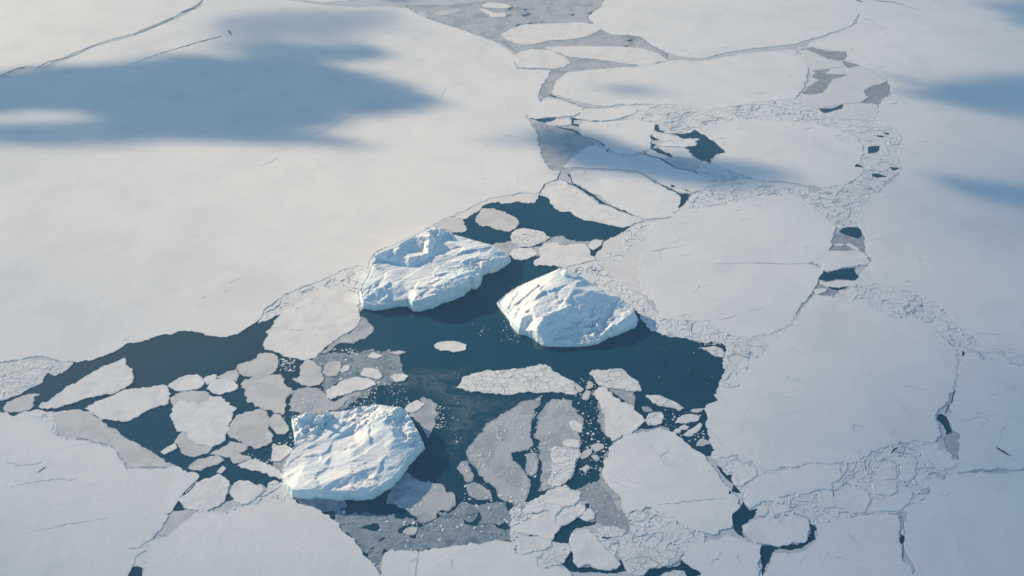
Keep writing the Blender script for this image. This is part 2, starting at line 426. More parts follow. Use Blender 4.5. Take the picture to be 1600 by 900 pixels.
CRACKS = [
 (P("1008,236 1007,241 1020,245 1032,247"), 1.2, 2.6), (P("1032,247 1042,254 1058,263"), 3.2, 2.0), (P("1058,263 1079,265 1085,267"), 1.2, .8), (P("1085,267 1097,273 1109,281"), 2.2, 1.2),
 (P("998,269 1010,276 1025,285"), .8, 1.4), (P("842,305 846,297 853,287 870,281 875,270"), 1.6, 1.0), (P("875,279 884,283 893,288"), .8, 2.0), (P("890,272 893,280 894,286"), 1.4, 1.8),
 (P("845,158 848,151 862,149 880,155 915,168 945,168"), 1.4, .7), (P("860,149 870,152"), 3.0, 2.0), (P("897,184 920,188 935,190"), 1.0, 1.8), (P("925,217 935,220 946,228"), 1.2, 2.2), (P("952,231 947,238"), 2.0, 1.6),
 (P("300,758 290,767 281,778"), 2.6, 1.6), (P("315,744 306,752 299,759"), 2.6, 2.6), (P("240,840 222,868 205,885"), .8, 1.0),
 (P("356,766 357,757 365,750 375,747"), 1.6, .8),
 (P("1120,412 1180,411 1230,413 1262,412"), .7, .9), (P("1365,1 1400,4 1435,15 1456,27"), 1.4, .7), (P("1338,0 1348,3"), 2.5, 2.0), (P("1350,29 1365,33 1375,40 1385,54"), 1.2, .7),
 (P("0,119 12,113 25,108 38,105"), 1.2, 2.2), (P("58,106 75,97 100,91 120,85 135,76 152,70"), 1.5, .8), (P("209,55 230,46 255,36 272,27"), 1.4, 2.0), (P("285,19 305,12 318,0"), 2.4, 1.2),
 (P("195,105 215,97 245,85 280,75 310,66 345,57"), .7, 1.8), (P("357,48 362,55"), 4.0, 2.0),
 (P("1410,870 1412,845 1412,820 1408,803"), .9, 1.2), (P("1412,800 1425,790 1440,778 1452,765 1450,750"), 1.4, 1.0),
 (P("1345,187 1360,187 1378,189"), 1.0, 1.2), (P("1327,199 1350,199 1382,199"), 1.4, .9), (P("1275,190 1290,192 1308,192"), 1.4, .7),
 (P("1494,599 1490,615 1487,630"), 1.6, 2.6), (P("1490,500 1488,520 1483,535 1495,545 1505,551"), 1.6, 1.6), (P("1483,632 1478,645"), 1.8, 2.0),
 (P("1520,737 1545,736 1570,735"), .8, .6), (P("822,303 828,305 832,307"), .8, 1.2), (P("811,310 814,313 816,316"), .9, 1.6), (P("544,453 550,455 556,457"), .8, 1.2),
 (P("1192,740 1220,737 1250,730 1268,722"), .7, .9), (P("1240,770 1262,776 1290,789 1330,803 1360,799"), .8, 1.4), (P("1361,799 1358,788 1362,775 1364,760"), 1.0, .9),
 (P("1408,800 1422,792 1436,783"), 2.0, 1.0), (P("1410,760 1405,772 1402,782"), 1.8, .9),
 (P("1260,80 1242,83"), .9, .7), (P("145,644 150,649 158,656"), 1.4, 2.0), (P("360,658 372,650 371,644"), 1.0, 1.4), (P("0,648 8,648 15,646"), 2.4, 1.6),
 (P("653,860 652,875 650,888 651,905"), .9, .8), (P("803,842 812,850 806,858 807,864 815,868"), 1.3, 1.0), (P("815,868 830,864 845,860 858,857"), 1.2, .8),
 (P("876,788 877,793 885,796 898,797"), .7, .7), (P("870,818 868,810 873,805 867,800 865,790"), .6, .7), (P("10,722 30,727 50,727 66,722"), .7, 1.2), (P("59,738 66,734 71,730"), 1.5, 2.0), (P("173,578 176,582 178,584"), 2.6, 2.0),
]
# name, material, height, category, label, outline
ICE = [
# ---- the great sheets
("ice_sheet", "snow", 1.7, "ice sheet", "vast smooth snowy ice sheet filling the upper left, under the big blue cloud shadow",
 "-420,640 -420,140 0,124 14,118 42,108 70,110 118,87 153,72 176,65 209,57 255,38 276,30 290,22 316,9 322,-2 420,-3 505,8 560,11 600,10 636,13 662,27 692,37 732,50 762,62 788,73 804,86 803,97 808,107 836,109 862,110 855,122 845,138 841,150 845,158 835,170 822,181 826,188 838,207 842,225 848,247 860,264 874,266 870,279 853,286 845,296 840,303 812,301 770,308 750,318 728,328 706,338 688,346 660,361 640,371 610,384 588,392 578,405 574,416 560,414 530,424 500,438 470,451 440,463 418,480 411,492 400,502 388,512 370,522 352,526 343,526 336,526 325,526 314,520 300,518 290,517 270,520 240,528 230,530 215,534 195,538 188,546 165,556 140,563 118,566 90,562 70,558 45,558 5,566 -80,570"),
("ice_sheet", "snow", 1.7, "ice sheet", "hazy ice sheet in the top left corner, beyond the slanting grey crack",
 "-420,128 -420,-70 600,-70 610,-8 505,4 420,-7 318,-5 312,5 288,17 272,26 252,34 205,53 172,62 150,69 115,83 66,105 40,103 12,112 0,118"),
("ice_sheet", "snow", 1.7, "ice sheet", "wide snow sheet along the top edge, right of the far grey ice",
 "944,0 935,14 919,25 934,44 960,54 1000,57 1020,71 1045,83 1075,90 1100,91 1130,83 1180,75 1240,69 1280,57 1330,40 1341,21 1346,-2 1340,-80 960,-80"),
("ice_sheet", "snow", 1.65, "ice sheet", "long flat sheet streaked with thin shade, directly below the far top sheet",
 "886,113 920,109 990,104 1030,98 1050,94 1100,95 1140,87 1200,80 1238,77 1252,86 1261,98 1263,112 1260,124 1253,140 1240,154 1190,159 1110,171 1060,164 1000,162 960,164 945,166 930,164 915,161 900,157 880,151 862,145 868,128"),
("ice_sheet", "snow", 1.7, "ice sheet", "great smooth sheet on the right margin, beyond the two dark blue ponds",
 "1352,-3 1345,22 1340,36 1310,50 1268,66 1262,73 1290,78 1324,81 1323,92 1346,102 1376,113 1388,125 1393,138 1392,149 1378,157 1374,172 1374,194 1400,202 1412,215 1405,235 1412,262 1390,288 1362,308 1342,330 1342,350 1350,360 1352,374 1352,392 1364,404 1354,416 1345,430 1362,441 1400,449 1440,462 1470,478 1502,508 1540,540 1600,556 1720,575 2100,560 2100,-60"),
("ice_sheet", "snow", 1.7, "ice sheet", "large bright sheet between the rounded white iceberg and the two ponds",
 "1058,331 1090,325 1140,319 1200,307 1245,303 1260,315 1284,335 1306,352 1302,366 1299,378 1297,392 1284,403 1265,408 1262,412 1285,421 1284,424 1279,438 1270,456 1255,474 1243,490 1234,507 1215,517 1190,524 1155,527 1130,519 1112,503 1090,501 1045,499 1032,492 1024,475 1008,460 1000,440 996,420 1000,400 1012,378 1004,362 1018,346 1035,344 1050,338"),
("ice_sheet", "snow", 1.75, "ice sheet", "very large smooth sheet right of the open water, pale rubble on its upper left",
 "1272,460 1243,500 1234,515 1200,541 1190,553 1165,576 1142,602 1119,616 1122,622 1108,631 1103,640 1102,648 1106,664 1108,680 1109,696 1115,703 1112,710 1125,716 1150,710 1170,720 1200,734 1245,729 1270,720 1300,727 1345,715 1390,698 1420,689 1458,690 1470,675 1466,660 1463,645 1478,632 1490,602 1495,570 1492,545 1470,521 1440,502 1400,496 1365,481 1350,466 1312,471 1290,462"),
("ice_sheet", "snow", 1.7, "ice sheet", "lower left sheet crossed by faint parallel ridges, left of the narrow crack",
 "-420,664 -80,662 0,656 35,652 62,652 82,668 92,685 130,688 155,693 183,705 199,732 240,731 268,730 300,739 312,746 300,757 290,767 279,779 270,797 260,813 246,832 228,848 202,857 228,856 212,872 206,887 199,902 185,990 -420,990"),
("ice_sheet", "snow", 1.75, "ice sheet", "smooth bottom sheet with a curved right side, below the box shaped iceberg",
 "252,838 268,834 290,816 307,801 330,798 356,802 385,796 410,783 430,780 456,782 470,789 482,792 505,800 520,812 535,827 550,840 562,855 575,872 588,890 595,906 602,990 202,990 222,900 222,885 228,868 232,850 245,841"),
("ice_sheet", "snow", 1.75, "ice sheet", "straight edged bottom sheet split by one thin grey crack, below the grey brash",
 "597,873 605,862 630,859 655,860 690,855 720,851 750,848 780,846 802,845 812,850 806,860 813,869 830,866 846,862 838,878 842,886 856,888 870,884 882,887 893,901 904,990 604,990"),
("ice_sheet", "snow", 1.8, "ice sheet", "big bell shaped sheet below the white triangle floe, with a long hairline crack",
 "943,740 945,725 955,700 965,690 985,678 1010,674 1034,671 1044,675 1055,679 1070,689 1085,703 1100,713 1110,723 1118,737 1130,751 1143,766 1144,773 1158,780 1155,793 1147,808 1145,818 1135,829 1115,835 1098,833 1075,826 1064,818 1055,810 1036,803 1020,798 1011,793 990,801 981,804 972,795 971,781 965,769 955,759 945,752"),
("ice_sheet", "snow", 1.7, "ice sheet", "rounded sheet at the bottom edge, left of the vertical strip of water",
 "1065,875 1075,864 1100,848 1120,841 1140,837 1155,842 1170,848 1187,853 1188,868 1184,877 1189,885 1185,893 1180,915 1165,960 1110,960 1098,896 1080,888 1070,882"),
("ice_sheet", "snow", 1.7, "ice sheet", "bottom sheet with faint scribbled ridges, right of the oval floe",
 "1204,878 1210,866 1235,863 1256,860 1272,849 1279,843 1281,829 1279,820 1300,813 1340,806 1362,802 1404,803 1408,820 1405,845 1409,870 1427,892 1436,990 1180,990 1192,900"),
("ice_sheet", "snow", 1.7, "ice sheet", "smooth bluish sheet in the bottom right corner",
 "1416,801 1440,781 1454,766 1454,752 1490,741 1520,739 1600,737 1720,736 2100,740 2100,990 1446,990 1434,894 1417,866 1415,845"),
("ice_sheet", "snow", 1.65, "ice sheet", "scuffed bluish sheet on the right margin, beside the narrow dark pond",
 "1502,566 1545,562 1600,574 1720,590 2100,600 2100,732 1600,732 1520,734 1500,735 1494,724 1499,715 1501,690 1496,676 1488,672 1484,662 1479,650 1486,636 1493,615 1496,598"),
("ice_sheet", "snow", 1.65, "ice sheet", "pale sheet half in cloud shade, right of the arrow shaped pond",
 "1090,205 1096,199 1112,194 1150,188 1190,187 1232,189 1300,199 1338,213 1350,234 1342,257 1352,266 1330,285 1285,294 1262,290 1240,286 1180,280 1140,266 1112,256 1112,249 1120,243 1134,239 1126,228 1111,216"),
("ice_sheet", "snow", 1.6, "ice sheet", "sheet in the blue cloud shadow, above the long diagonal hairline crack",
 "880,262 895,246 912,233 928,226 940,232 952,238 985,245 1008,241 1032,249 1058,264 1082,268 1098,275 1110,283 1118,287 1084,301 1064,300 1042,290 1010,273 997,267 960,264 900,261"),
("ice_sheet", "snow", 1.6, "ice sheet", "bright sunlit sheet just below the cloud shadow, with a tapered lead on its left",
 "895,285 891,272 900,265 960,267 998,271 1010,277 1025,286 1042,295 1061,305 1063,314 1057,323 1060,327 1050,337 1035,341 1008,342 970,326 945,312 925,299 905,289"),
("ice_sheet", "floe", 1.6, "ice sheet", "long white sheet with a ragged lower edge against the upper open water",
 "843,301 853,288 870,281 875,280 884,284 892,290 905,297 920,307 933,316 936,319 950,322 968,330 1006,344 985,352 970,355 952,353 945,349 925,345 910,343 897,337 890,330 875,329 862,322 861,312 847,306"),
("ice_sheet", "snow", 1.6, "ice sheet", "rounded pale sheet in dappled shade, left of the arrow shaped pond",
 "906,199 912,190 945,191 985,187 1021,193 1023,203 1017,211 1016,222 1016,233 1008,236 985,242 960,239 945,228 930,217 912,212"),
("ice_sheet", "floe", 1.6, "ice sheet", "white sheet with a gently rounded right end, left of the long iceberg",
 "437,485 432,500 424,510 417,516 419,525 414,535 412,545 420,548 435,550 445,555 460,558 475,563 489,560 500,548 520,534 541,520 556,510 562,495 560,470 558,452 545,449 520,447 500,450 470,465 450,479"),
# ---- floes of the far field
("ice_floe", "floe", 1.4, "ice floe", "flat oval floe at the tip of the great upper left sheet", "802,86 815,80 835,77 860,78 880,88 893,97 885,104 865,107 836,106 810,105 804,97"),
("ice_floe", "floe", 1.4, "ice floe", "long floe with a notched left end inside the far grey ice", "783,53 800,44 820,38 855,37 905,35 930,38 940,44 925,54 905,60 885,62 858,63 840,68 815,70 790,61"),
("ice_floe", "floe", 1.4, "ice floe", "narrow white strip of floe between two wedges of grey ice", "850,74 880,72 930,72 970,73 1002,75 1030,84 1042,94 1010,102 985,100 930,92 890,89 866,80"),
("ice_floe", "floe", 1.2, "ice floe", "small white leaf shaped floe near the top, left of the dark specks", "750,8 765,4 790,6 800,11 783,13 762,12"),
("ice_floe", "floe", 1.2, "ice floe", "little white wedge floe beside the first dark specks near the top", "748,13 762,15 775,21 790,20 788,26 770,27 757,20"),
("ice_floe", "beige", 1.0, "ice floe", "slim bluish floe in the far grey wedge, beside the great sheet", "676,20 690,16 712,13 722,16 705,22 688,25"),
("ice_floe", "beige", 1.0, "ice floe", "small bluish floe in the tip of the far grey wedge", "652,18 664,18 672,25 664,28 655,24"),
("ice_floe", "snow", 1.5, "ice floe", "lens shaped floe above the short blue lead in the upper seam", "822,181 834,170 845,158 856,154 872,156 890,161 912,169 905,177 890,182 872,183 850,183 836,185 826,184"),
("ice_floe", "snow", 1.5, "ice floe", "pale shaded floe at the middle of the upper seam", "914,169 945,169 985,165 996,172 985,180 970,185 945,189 912,187 898,183 907,177"),
("ice_floe", "floe", 1.3, "ice floe", "bright sliver floe beside the short blue lead", "855,194 866,189 876,185 889,184 893,188 893,194 880,196 866,197"),
("ice_floe", "floe", 1.3, "ice floe", "topmost of the white fingers reaching into the arrow shaped pond", "1019,208 1022,204 1030,207 1045,210 1066,216 1060,219 1045,220 1033,219 1030,216 1022,212"),
("ice_floe", "floe", 1.3, "ice floe", "longest white finger pointing into the arrow shaped pond", "1022,225 1040,221 1066,218 1090,217 1094,218 1085,221 1091,226 1070,230 1050,229 1035,228"),
("ice_floe", "floe", 1.3, "ice floe", "blunt white finger along the lower side of the arrow shaped pond", "1024,229 1050,231 1069,231 1077,238 1085,247 1073,248 1055,245 1042,238 1030,231"),
("ice_floe", "floe", 1.2, "ice floe", "thin white sliver just above the dark zigzag crack", "1009,238 1018,234 1030,240 1046,246 1038,248 1020,244"),
("ice_floe", "pale", 1.1, "ice floe", "faded floe in the middle of the dark leads at the upper right", "1254,158 1290,147 1296,130 1312,121 1355,117 1382,123 1386,127 1358,137 1349,143 1357,152 1343,160 1318,162 1285,169 1262,166"),
("ice_floe", "pale", 1.1, "ice floe", "faded floe under the uppermost dark lead at the upper right", "1254,83 1280,88 1296,94 1314,98 1318,104 1296,106 1268,108 1258,97"),
("ice_floe", "pale", 1.1, "ice floe", "lowest faded floe under the dark leads at the upper right", "1302,174 1318,170 1345,168 1370,170 1372,181 1350,187 1310,187 1290,182"),
# ---- right-hand ponds
("ice_floe", "floe", 1.4, "ice floe", "broad floe bridging the gap between the two dark blue ponds", "1297,391 1312,392 1332,391 1348,396 1356,401 1361,407 1352,413 1338,416 1326,417 1312,419 1296,423 1286,421 1281,414 1266,411 1282,404 1287,398"),
("ice_floe", "floe", 1.2, "ice floe", "tilted white slab in the grey slush under the upper pond", "1322,380 1328,379 1336,385 1343,389 1341,392 1333,389 1325,384"),
("ice_floe", "floe", 1.2, "ice floe", "thin white splinter in the grey slush under the upper pond", "1304,381 1316,381 1322,384 1313,385"),
("ice_floe", "floe", 1.3, "ice floe", "long white bar along the lower shore of the lower pond", "1280,441 1290,441 1308,438 1325,438 1337,441 1338,446 1320,448 1290,448"),
("ice_floe", "floe", 1.2, "ice floe", "small white floe left under the bar at the lower pond", "1271,453 1285,450 1293,451 1290,457 1274,460"),
("ice_floe", "floe", 1.2, "ice floe", "rounded floe right under the bar at the lower pond", "1318,455 1330,451 1340,450 1341,460 1330,472 1318,472 1309,466"),
# ---- upper open water
("ice_floe", "beige", 1.1, "ice floe", "egg shaped pale floe in the upper open water, above the long iceberg", "744,346 745,338 757,326 768,325 776,328 790,332 803,338 811,345 808,354 795,361 778,359 765,355 750,352"),
("ice_floe", "cracked", 1.2, "ice floe", "oval cracked bluish floe right of the egg shaped floe", "798,370 800,364 805,360 815,357 835,359 850,363 860,371 850,378 835,383 815,386 803,380"),
("ice_floe", "floe", 1.2, "ice floe", "small white floe touching the right tip of the long iceberg", "796,396 801,390 815,388 830,387 840,397 830,402 815,407 805,404"),
("ice_floe", "floe", 1.3, "ice floe", "white floe with a straight right side, above the rounded white iceberg", "845,386 852,381 860,379 875,381 900,381 916,382 922,394 929,407 905,412 882,417 862,414 850,414 840,413 834,408 843,400 842,392"),
("ice_floe", "floe", 1.2, "ice floe", "tiny white floe in the notch of dark water above the rounded iceberg", "920,386 922,378 930,374 942,376 938,383 926,391"),
("ice_floe", "beige", 1.0, "ice floe", "pale blunt floe jammed behind the broken end of the long iceberg", "668,360 680,352 692,344 706,340 721,341 731,358 727,361 712,363 700,360 690,360 678,364"),
("ice_floe", "floe", 1.3, "ice floe", "small dirty white floe alone in the water between the two upper icebergs", "677,542 683,535 697,532 715,533 727,539 727,545 715,549 700,548 684,546"),
("ice_floe", "cracked", 1.3, "ice floe", "pointed white floe beside the little dark inlet on the right shore", "1091,543 1105,542 1118,541 1129,545 1130,558 1118,556 1108,550 1100,546"),
# ---- centre
("ice_floe", "cracked", 1.5, "ice floe", "long crackled white floe shaped like a low hill, below the icebergs", "714,605 718,598 726,591 740,582 765,577 780,580 800,578 825,573 850,569 862,578 885,590 895,597 901,613 890,615 860,613 830,614 800,615 760,614 730,610"),
("ice_floe", "beige", .8, "ice floe", "small grey tail at the right tip of the crackled hill shaped floe", "896,596 905,602 912,608 906,613 902,612"),
("ice_floe", "cracked", 1.4, "ice floe", "knobbly white floe above the white triangle floe", "922,583 930,579 940,577 955,576 970,575 980,582 985,590 998,597 1002,608 992,613 985,612 970,608 950,605 937,602 929,592"),
("ice_floe", "floe", 1.5, "ice floe", "smooth white triangle floe above the bell shaped sheet", "927,612 934,606 945,605 952,614 962,620 975,628 990,637 1003,652 1004,659 998,668 996,672 985,675 968,683 958,687 950,681 948,666 942,640 934,622"),
("ice_floe", "beige", 1.0, "ice floe", "little grey floe touching the upper tip of the white triangle", "915,602 918,595 925,597 926,603 921,608 915,607"),
("ice_floe", "beige", 1.0, "ice floe", "little grey floe left of the white triangle, standing on its tip", "910,618 914,610 922,611 923,617 918,625 911,624"),
("ice_floe", "cracked", 1.3, "ice floe", "long tilted grey white floe like a log, right of the white triangle", "1010,617 1016,616 1035,619 1050,627 1062,632 1069,638 1062,641 1045,637 1030,634 1018,626"),
("ice_floe", "cracked", 1.8, "ice floe", "chunky square ice block right of the white triangle tip", "1008,655 1014,647 1022,643 1033,643 1038,652 1034,659 1025,664 1013,665"),
("ice_floe", "grey", .6, "ice floe", "blurred grey scrap above the chunky square ice block", "1002,637 1010,635 1021,640 1016,644 1006,643"),
("ice_floe", "floe", 1.2, "ice floe", "half moon floe near the right shore, upper of the tilted pair", "1053,661 1060,653 1072,647 1085,647 1094,651 1090,659 1075,661 1060,662"),
("ice_floe", "floe", 1.2, "ice floe", "tilted white slab near the right shore, lower of the tilted pair", "1068,679 1080,669 1092,661 1097,665 1090,674 1078,682"),
("ice_floe", "beige", .9, "ice floe", "small ragged grey floe above the half moon floe", "1078,642 1090,638 1100,637 1097,642 1086,645"),
("ice_floe", "floe", .9, "ice floe", "tiny white floe left below the half moon floe", "1052,674 1056,670 1064,671 1063,675 1055,676"),
("ice_floe", "floe", .9, "ice floe", "tiny grey white floe between half moon and tilted slab", "1062,667 1070,664 1078,667 1072,671 1064,671"),
("ice_floe", "beige", .9, "ice floe", "pale floe closing off the small triangle of water on the right shore", "1087,697 1089,690 1098,686 1106,688 1112,694 1100,696"),
# ---- the cluster in the left arm
("ice_floe", "floe", 1.5, "ice floe", "long pointed white floe with a small dark hole, lying in the left lead", "60,637 62,632 78,624 95,612 115,598 145,580 165,571 188,560 196,560 198,567 210,576 207,597 195,606 180,613 150,619 120,627 95,635 75,639"),
("ice_floe", "floe", 1.4, "ice floe", "slanting white floe with a rippled left half, below the long pointed floe", "130,640 150,628 180,616 197,609 230,604 255,603 263,608 267,620 264,632 240,638 215,650 198,656 160,656 154,651 147,645"),
("ice_floe", "beige", 1.1, "ice floe", "small pale floe at the left end of the left lead", "4,640 12,628 28,620 48,615 62,617 54,620 54,632 46,640 30,644 12,645"),
("ice_floe", "cracked", 1.3, "ice floe", "crackled low sheet on the left margin, above the left lead", "-420,640 -420,578 -80,572 5,569 45,561 70,562 90,566 115,567 108,577 95,583 84,585 76,583 68,596 50,606 22,618 3,626 -80,640"),
("ice_floe", "beige", .9, "ice floe", "brownish grey wedge of young ice at the top of the lower left sheet", "80,652 100,645 120,641 138,645 150,652 180,671 204,686 230,701 250,714 276,729 262,731 200,731 183,704 155,692 130,687 93,684 85,670"),
("ice_floe", "floe", 1.4, "ice floe", "largest round white floe of the pancake cluster in the left water", "264,648 268,635 280,627 300,628 313,632 320,624 328,618 342,619 356,628 367,640 362,649 360,662 356,676 346,690 330,698 310,694 298,688 292,676 280,673 270,663"),
("ice_floe", "beige", .8, "ice floe", "grey floe tucked behind the largest round white floe", "267,622 280,613 300,610 325,612 330,618 325,630 312,636 300,634 280,634 268,634"),
("ice_floe", "beige", .8, "ice floe", "grey lower lobe under the largest round white floe", "274,690 277,680 286,673 293,680 310,690 334,698 324,708 312,713 300,714 285,708"),
("ice_floe", "floe", 1.2, "ice floe", "oval floe at the upper left of the pancake cluster", "262,603 270,595 290,586 308,585 317,592 320,600 310,607 290,611 270,609"),
("ice_floe", "floe", 1.0, "ice floe", "tiny rounded floe between two oval floes in the pancake cluster", "317,592 325,587 337,585 338,590 330,597 323,600"),
("ice_floe", "floe", 1.2, "ice floe", "round floe in the middle of the pancake cluster's top row", "322,608 328,598 341,591 360,592 372,600 373,607 362,613 345,616 330,614"),
("ice_floe", "beige", .8, "ice floe", "dull triangular floe behind the middle round floe", "338,591 355,581 369,577 374,586 369,596 355,594"),
("ice_floe", "beige", 1.2, "ice floe", "smooth rounded floe with one dark dot, top right of the pancake cluster", "367,576 375,569 390,565 400,560 405,553 418,551 430,553 438,564 432,574 425,582 412,588 395,589 380,587 372,582"),
("ice_floe", "beige", 1.1, "ice floe", "big squarish brownish floe on the right of the pancake cluster", "375,599 385,592 410,588 440,585 445,595 450,604 458,611 448,620 445,635 443,647 430,646 420,640 397,638 393,629 385,630 383,615"),
("ice_floe", "beige", .9, "ice floe", "brownish floe with a small dark hole, left of the box shaped iceberg", "355,680 358,665 366,655 372,647 397,640 418,641 420,655 422,672 428,690 415,697 403,700 384,694 370,685"),
("ice_floe", "beige", 1.0, "ice floe", "pentagon floe by the upper left corner of the box shaped iceberg", "420,657 428,646 440,647 448,660 453,672 445,678 433,678 424,668"),
("ice_floe", "floe", 1.3, "ice floe", "heart shaped white floe touching the left side of the box shaped iceberg", "425,699 427,692 435,695 446,694 456,702 447,712 438,719 425,719"),
("ice_floe", "floe", 1.3, "ice floe", "white blade shaped floe ending at the left foot of the box shaped iceberg", "368,727 385,720 398,718 415,723 432,733 442,741 440,748 425,745 405,737 385,732"),
("ice_floe", "beige", .8, "ice floe", "grey curved floe under the round pancake cluster", "293,729 310,718 325,713 340,712 352,718 340,726 322,730 313,735 300,735"),
("ice_floe", "beige", .8, "ice floe", "grey ragged floe between pancake cluster and white blade floe", "328,710 345,698 362,691 385,695 387,703 372,708 392,714 392,719 368,725 358,716 345,713"),
("ice_floe", "floe", 1.0, "ice floe", "small white diamond floe in the channel below the pancake cluster", "338,738 347,728 354,732 346,740"),
("ice_floe", "floe", 1.4, "ice floe", "rounded floe above the small triangular pond at lower left", "278,780 293,768 310,755 325,747 340,741 350,747 356,757 357,767 352,778 340,791 325,797 300,797 288,793 280,787"),
("ice_floe", "floe", 1.4, "ice floe", "floe with a stepped lower edge, right of the small triangular pond", "358,770 364,758 375,750 390,751 405,758 414,765 402,778 385,788 372,787 365,780"),
("ice_floe", "floe", 1.0, "ice floe", "small pale chip joining the round cluster to the lower left sheet", "250,706 262,698 274,693 276,700 266,706 254,710"),
# ---- cluster left of centre
("ice_floe", "beige", 1.0, "ice floe", "smooth rounded floe below the white sheet's lower tip", "456,594 468,588 469,573 478,563 490,565 500,571 505,592 500,600 485,604 470,601"),
("ice_floe", "beige", 1.0, "ice floe", "round pale floe at the left end of the brash patch", "504,583 508,572 514,567 525,563 533,566 533,575 527,586 515,588"),
("ice_floe", "floe", 1.0, "ice floe", "small white floe next to the round pale floe in the brash patch", "531,580 536,571 548,570 544,578 535,582"),
("ice_floe", "floe", 1.3, "ice floe", "bright white floe in the middle of the brash patch", "563,585 568,577 580,574 590,577 597,588 590,592 575,589"),
("ice_floe", "floe", 1.4, "ice floe", "long white wing shaped floe below the brash patch", "509,612 520,604 540,593 560,589 575,592 590,600 575,605 555,611 535,618 517,623"),
("ice_floe", "floe", 1.2, "ice floe", "white oval floe at the right end of the brash patch", "612,588 620,584 632,584 637,588 630,595 618,596"),
("ice_floe", "floe", 1.0, "ice floe", "small white floe on the upper edge of the brash patch", "575,557 582,551 597,555 588,561"),
("ice_floe", "beige", 1.0, "ice floe", "slim grey floe at the upper right corner of the brash patch", "609,552 625,548 633,551 622,554"),
("ice_floe", "grey", .7, "ice floe", "wide grey floe with two white spots, behind the box shaped iceberg", "452,632 460,612 480,605 500,607 508,613 515,625 535,620 558,612 575,607 562,618 545,628 532,636 515,643 495,646 475,646 458,642"),
("ice_floe", "floe", 1.3, "ice floe", "peach white floe at the upper right corner of the box shaped iceberg", "632,640 635,634 640,630 652,625 663,631 656,638 645,645 636,645"),
("ice_floe", "grey", .6, "ice floe", "grey ragged floe under the peach white floe, beside the box shaped iceberg", "655,625 662,621 675,625 684,630 680,638 686,646 680,655 682,664 676,676 668,686 662,676 652,660 640,648 646,645 658,637"),
# ---- grey ice in the lower centre
("ice_floe", "grey", .8, "ice floe", "big grey floe sprinkled with white bits, left of the dark winding channel", "730,714 727,709 735,696 745,681 768,656 790,641 815,629 838,622 848,618 845,630 838,640 835,655 826,675 830,683 833,690 830,698 824,704 812,707 800,710 802,718 812,728 820,740 828,752 829,762 826,772 820,789 814,794 805,790 790,783 780,778 775,762 765,755 750,743 742,730"),
("ice_floe", "grey", .8, "ice floe", "tall grey floe carrying white pieces, right of the dark winding channel", "868,622 880,624 895,625 897,635 905,645 913,652 910,660 912,672 908,685 906,700 905,715 898,730 896,744 885,752 872,761 855,766 846,772 842,765 848,752 845,740 847,725 842,710 843,690 833,683 838,665 843,650 846,638 852,630 860,624"),
("ice_floe", "floe", 1.3, "ice floe", "small white wedge on the tall grey floe, uppermost of three", "891,661 896,657 903,660 911,666 908,676 900,674 893,668"),
("ice_floe", "floe", 1.3, "ice floe", "pale lump on the tall grey floe, middle of three", "880,691 886,686 896,687 906,689 905,698 892,699 882,697"),
("ice_floe", "cracked", 1.4, "ice floe", "largest white crackled piece on the tall grey floe, lowest of three", "858,702 870,697 885,700 905,701 906,712 900,722 898,735 893,747 880,757 865,760 853,756 860,745 862,730 862,715"),
("ice_floe", "beige", .9, "ice floe", "grey floe in the right channel, lower left of a touching pair", "906,712 915,702 925,700 924,710 910,717"),
("ice_floe", "beige", .9, "ice floe", "grey floe in the right channel, upper right of a touching pair", "923,697 932,693 943,694 943,701 930,705"),
("ice_floe", "beige", .9, "ice floe", "small grey floe in the right channel, under the touching pair", "923,712 932,711 937,718 932,721"),
("ice_floe", "beige", .9, "ice floe", "small knobbly floe at the lower end of the right channel", "908,731 918,725 924,731 915,739"),
("ice_floe", "grey", .8, "ice floe", "grey diamond floe half shaded by the box shaped iceberg", "611,785 622,778 640,767 625,757 640,750 655,750 670,753 690,757 700,768 712,772 711,785 703,795 690,800 680,810 665,815 652,816 645,805 635,797 620,790"),
("ice_floe", "grey", .8, "ice floe", "small grey floe like a tooth, left of the dark winding lead", "713,730 722,720 732,722 735,730 741,740 740,750 728,753 724,745 718,738"),
("ice_floe", "grey", .8, "ice floe", "grey floe just below the tooth shaped one", "728,756 742,753 755,760 766,768 769,778 755,781 745,781 733,775 730,765"),
("ice_floe", "grey", .7, "ice floe", "rough little grey floe stranded in the dark winding channel", "822,710 836,707 842,718 840,735 835,742 828,744 820,735 824,722"),
("ice_floe", "beige", .9, "ice floe", "pale grey oval floe in the lower brash beside a dark gap", "628,832 634,826 645,823 652,826 650,835 638,838"),
# ---- lower right of centre
("ice_floe", "floe", 1.4, "ice floe", "white floe with a hairline zigzag, uppermost of the jammed group", "838,779 850,772 867,765 880,763 905,770 909,780 898,789 885,791 870,789 855,785 843,784"),
("ice_floe", "floe", 1.4, "ice floe", "narrow white floe second from the top of the jammed group", "813,799 825,791 838,785 855,786 872,789 882,792 868,797 850,800 830,803 820,803"),
("ice_floe", "floe", 1.5, "ice floe", "large white wedge floe in the middle of the jammed group", "801,827 820,815 850,803 862,797 876,793 868,804 869,819 877,822 870,835 863,842 840,838 820,833 808,831"),
("ice_floe", "floe", 1.4, "ice floe", "white floe along the upper bank of the small curved pond", "870,807 885,800 905,793 914,792 913,800 900,808 888,818 876,821 869,818"),
("ice_floe", "floe", 1.3, "ice floe", "small square white floe at the head of the small curved pond", "908,810 915,799 927,800 928,810 918,814"),
("ice_floe", "floe", 1.5, "ice floe", "bullet shaped white floe between two dark ponds at the bottom", "891,842 893,833 905,828 918,830 930,839 941,850 950,862 965,873 971,880 966,887 950,891 930,886 915,881 905,886 897,875 894,858"),
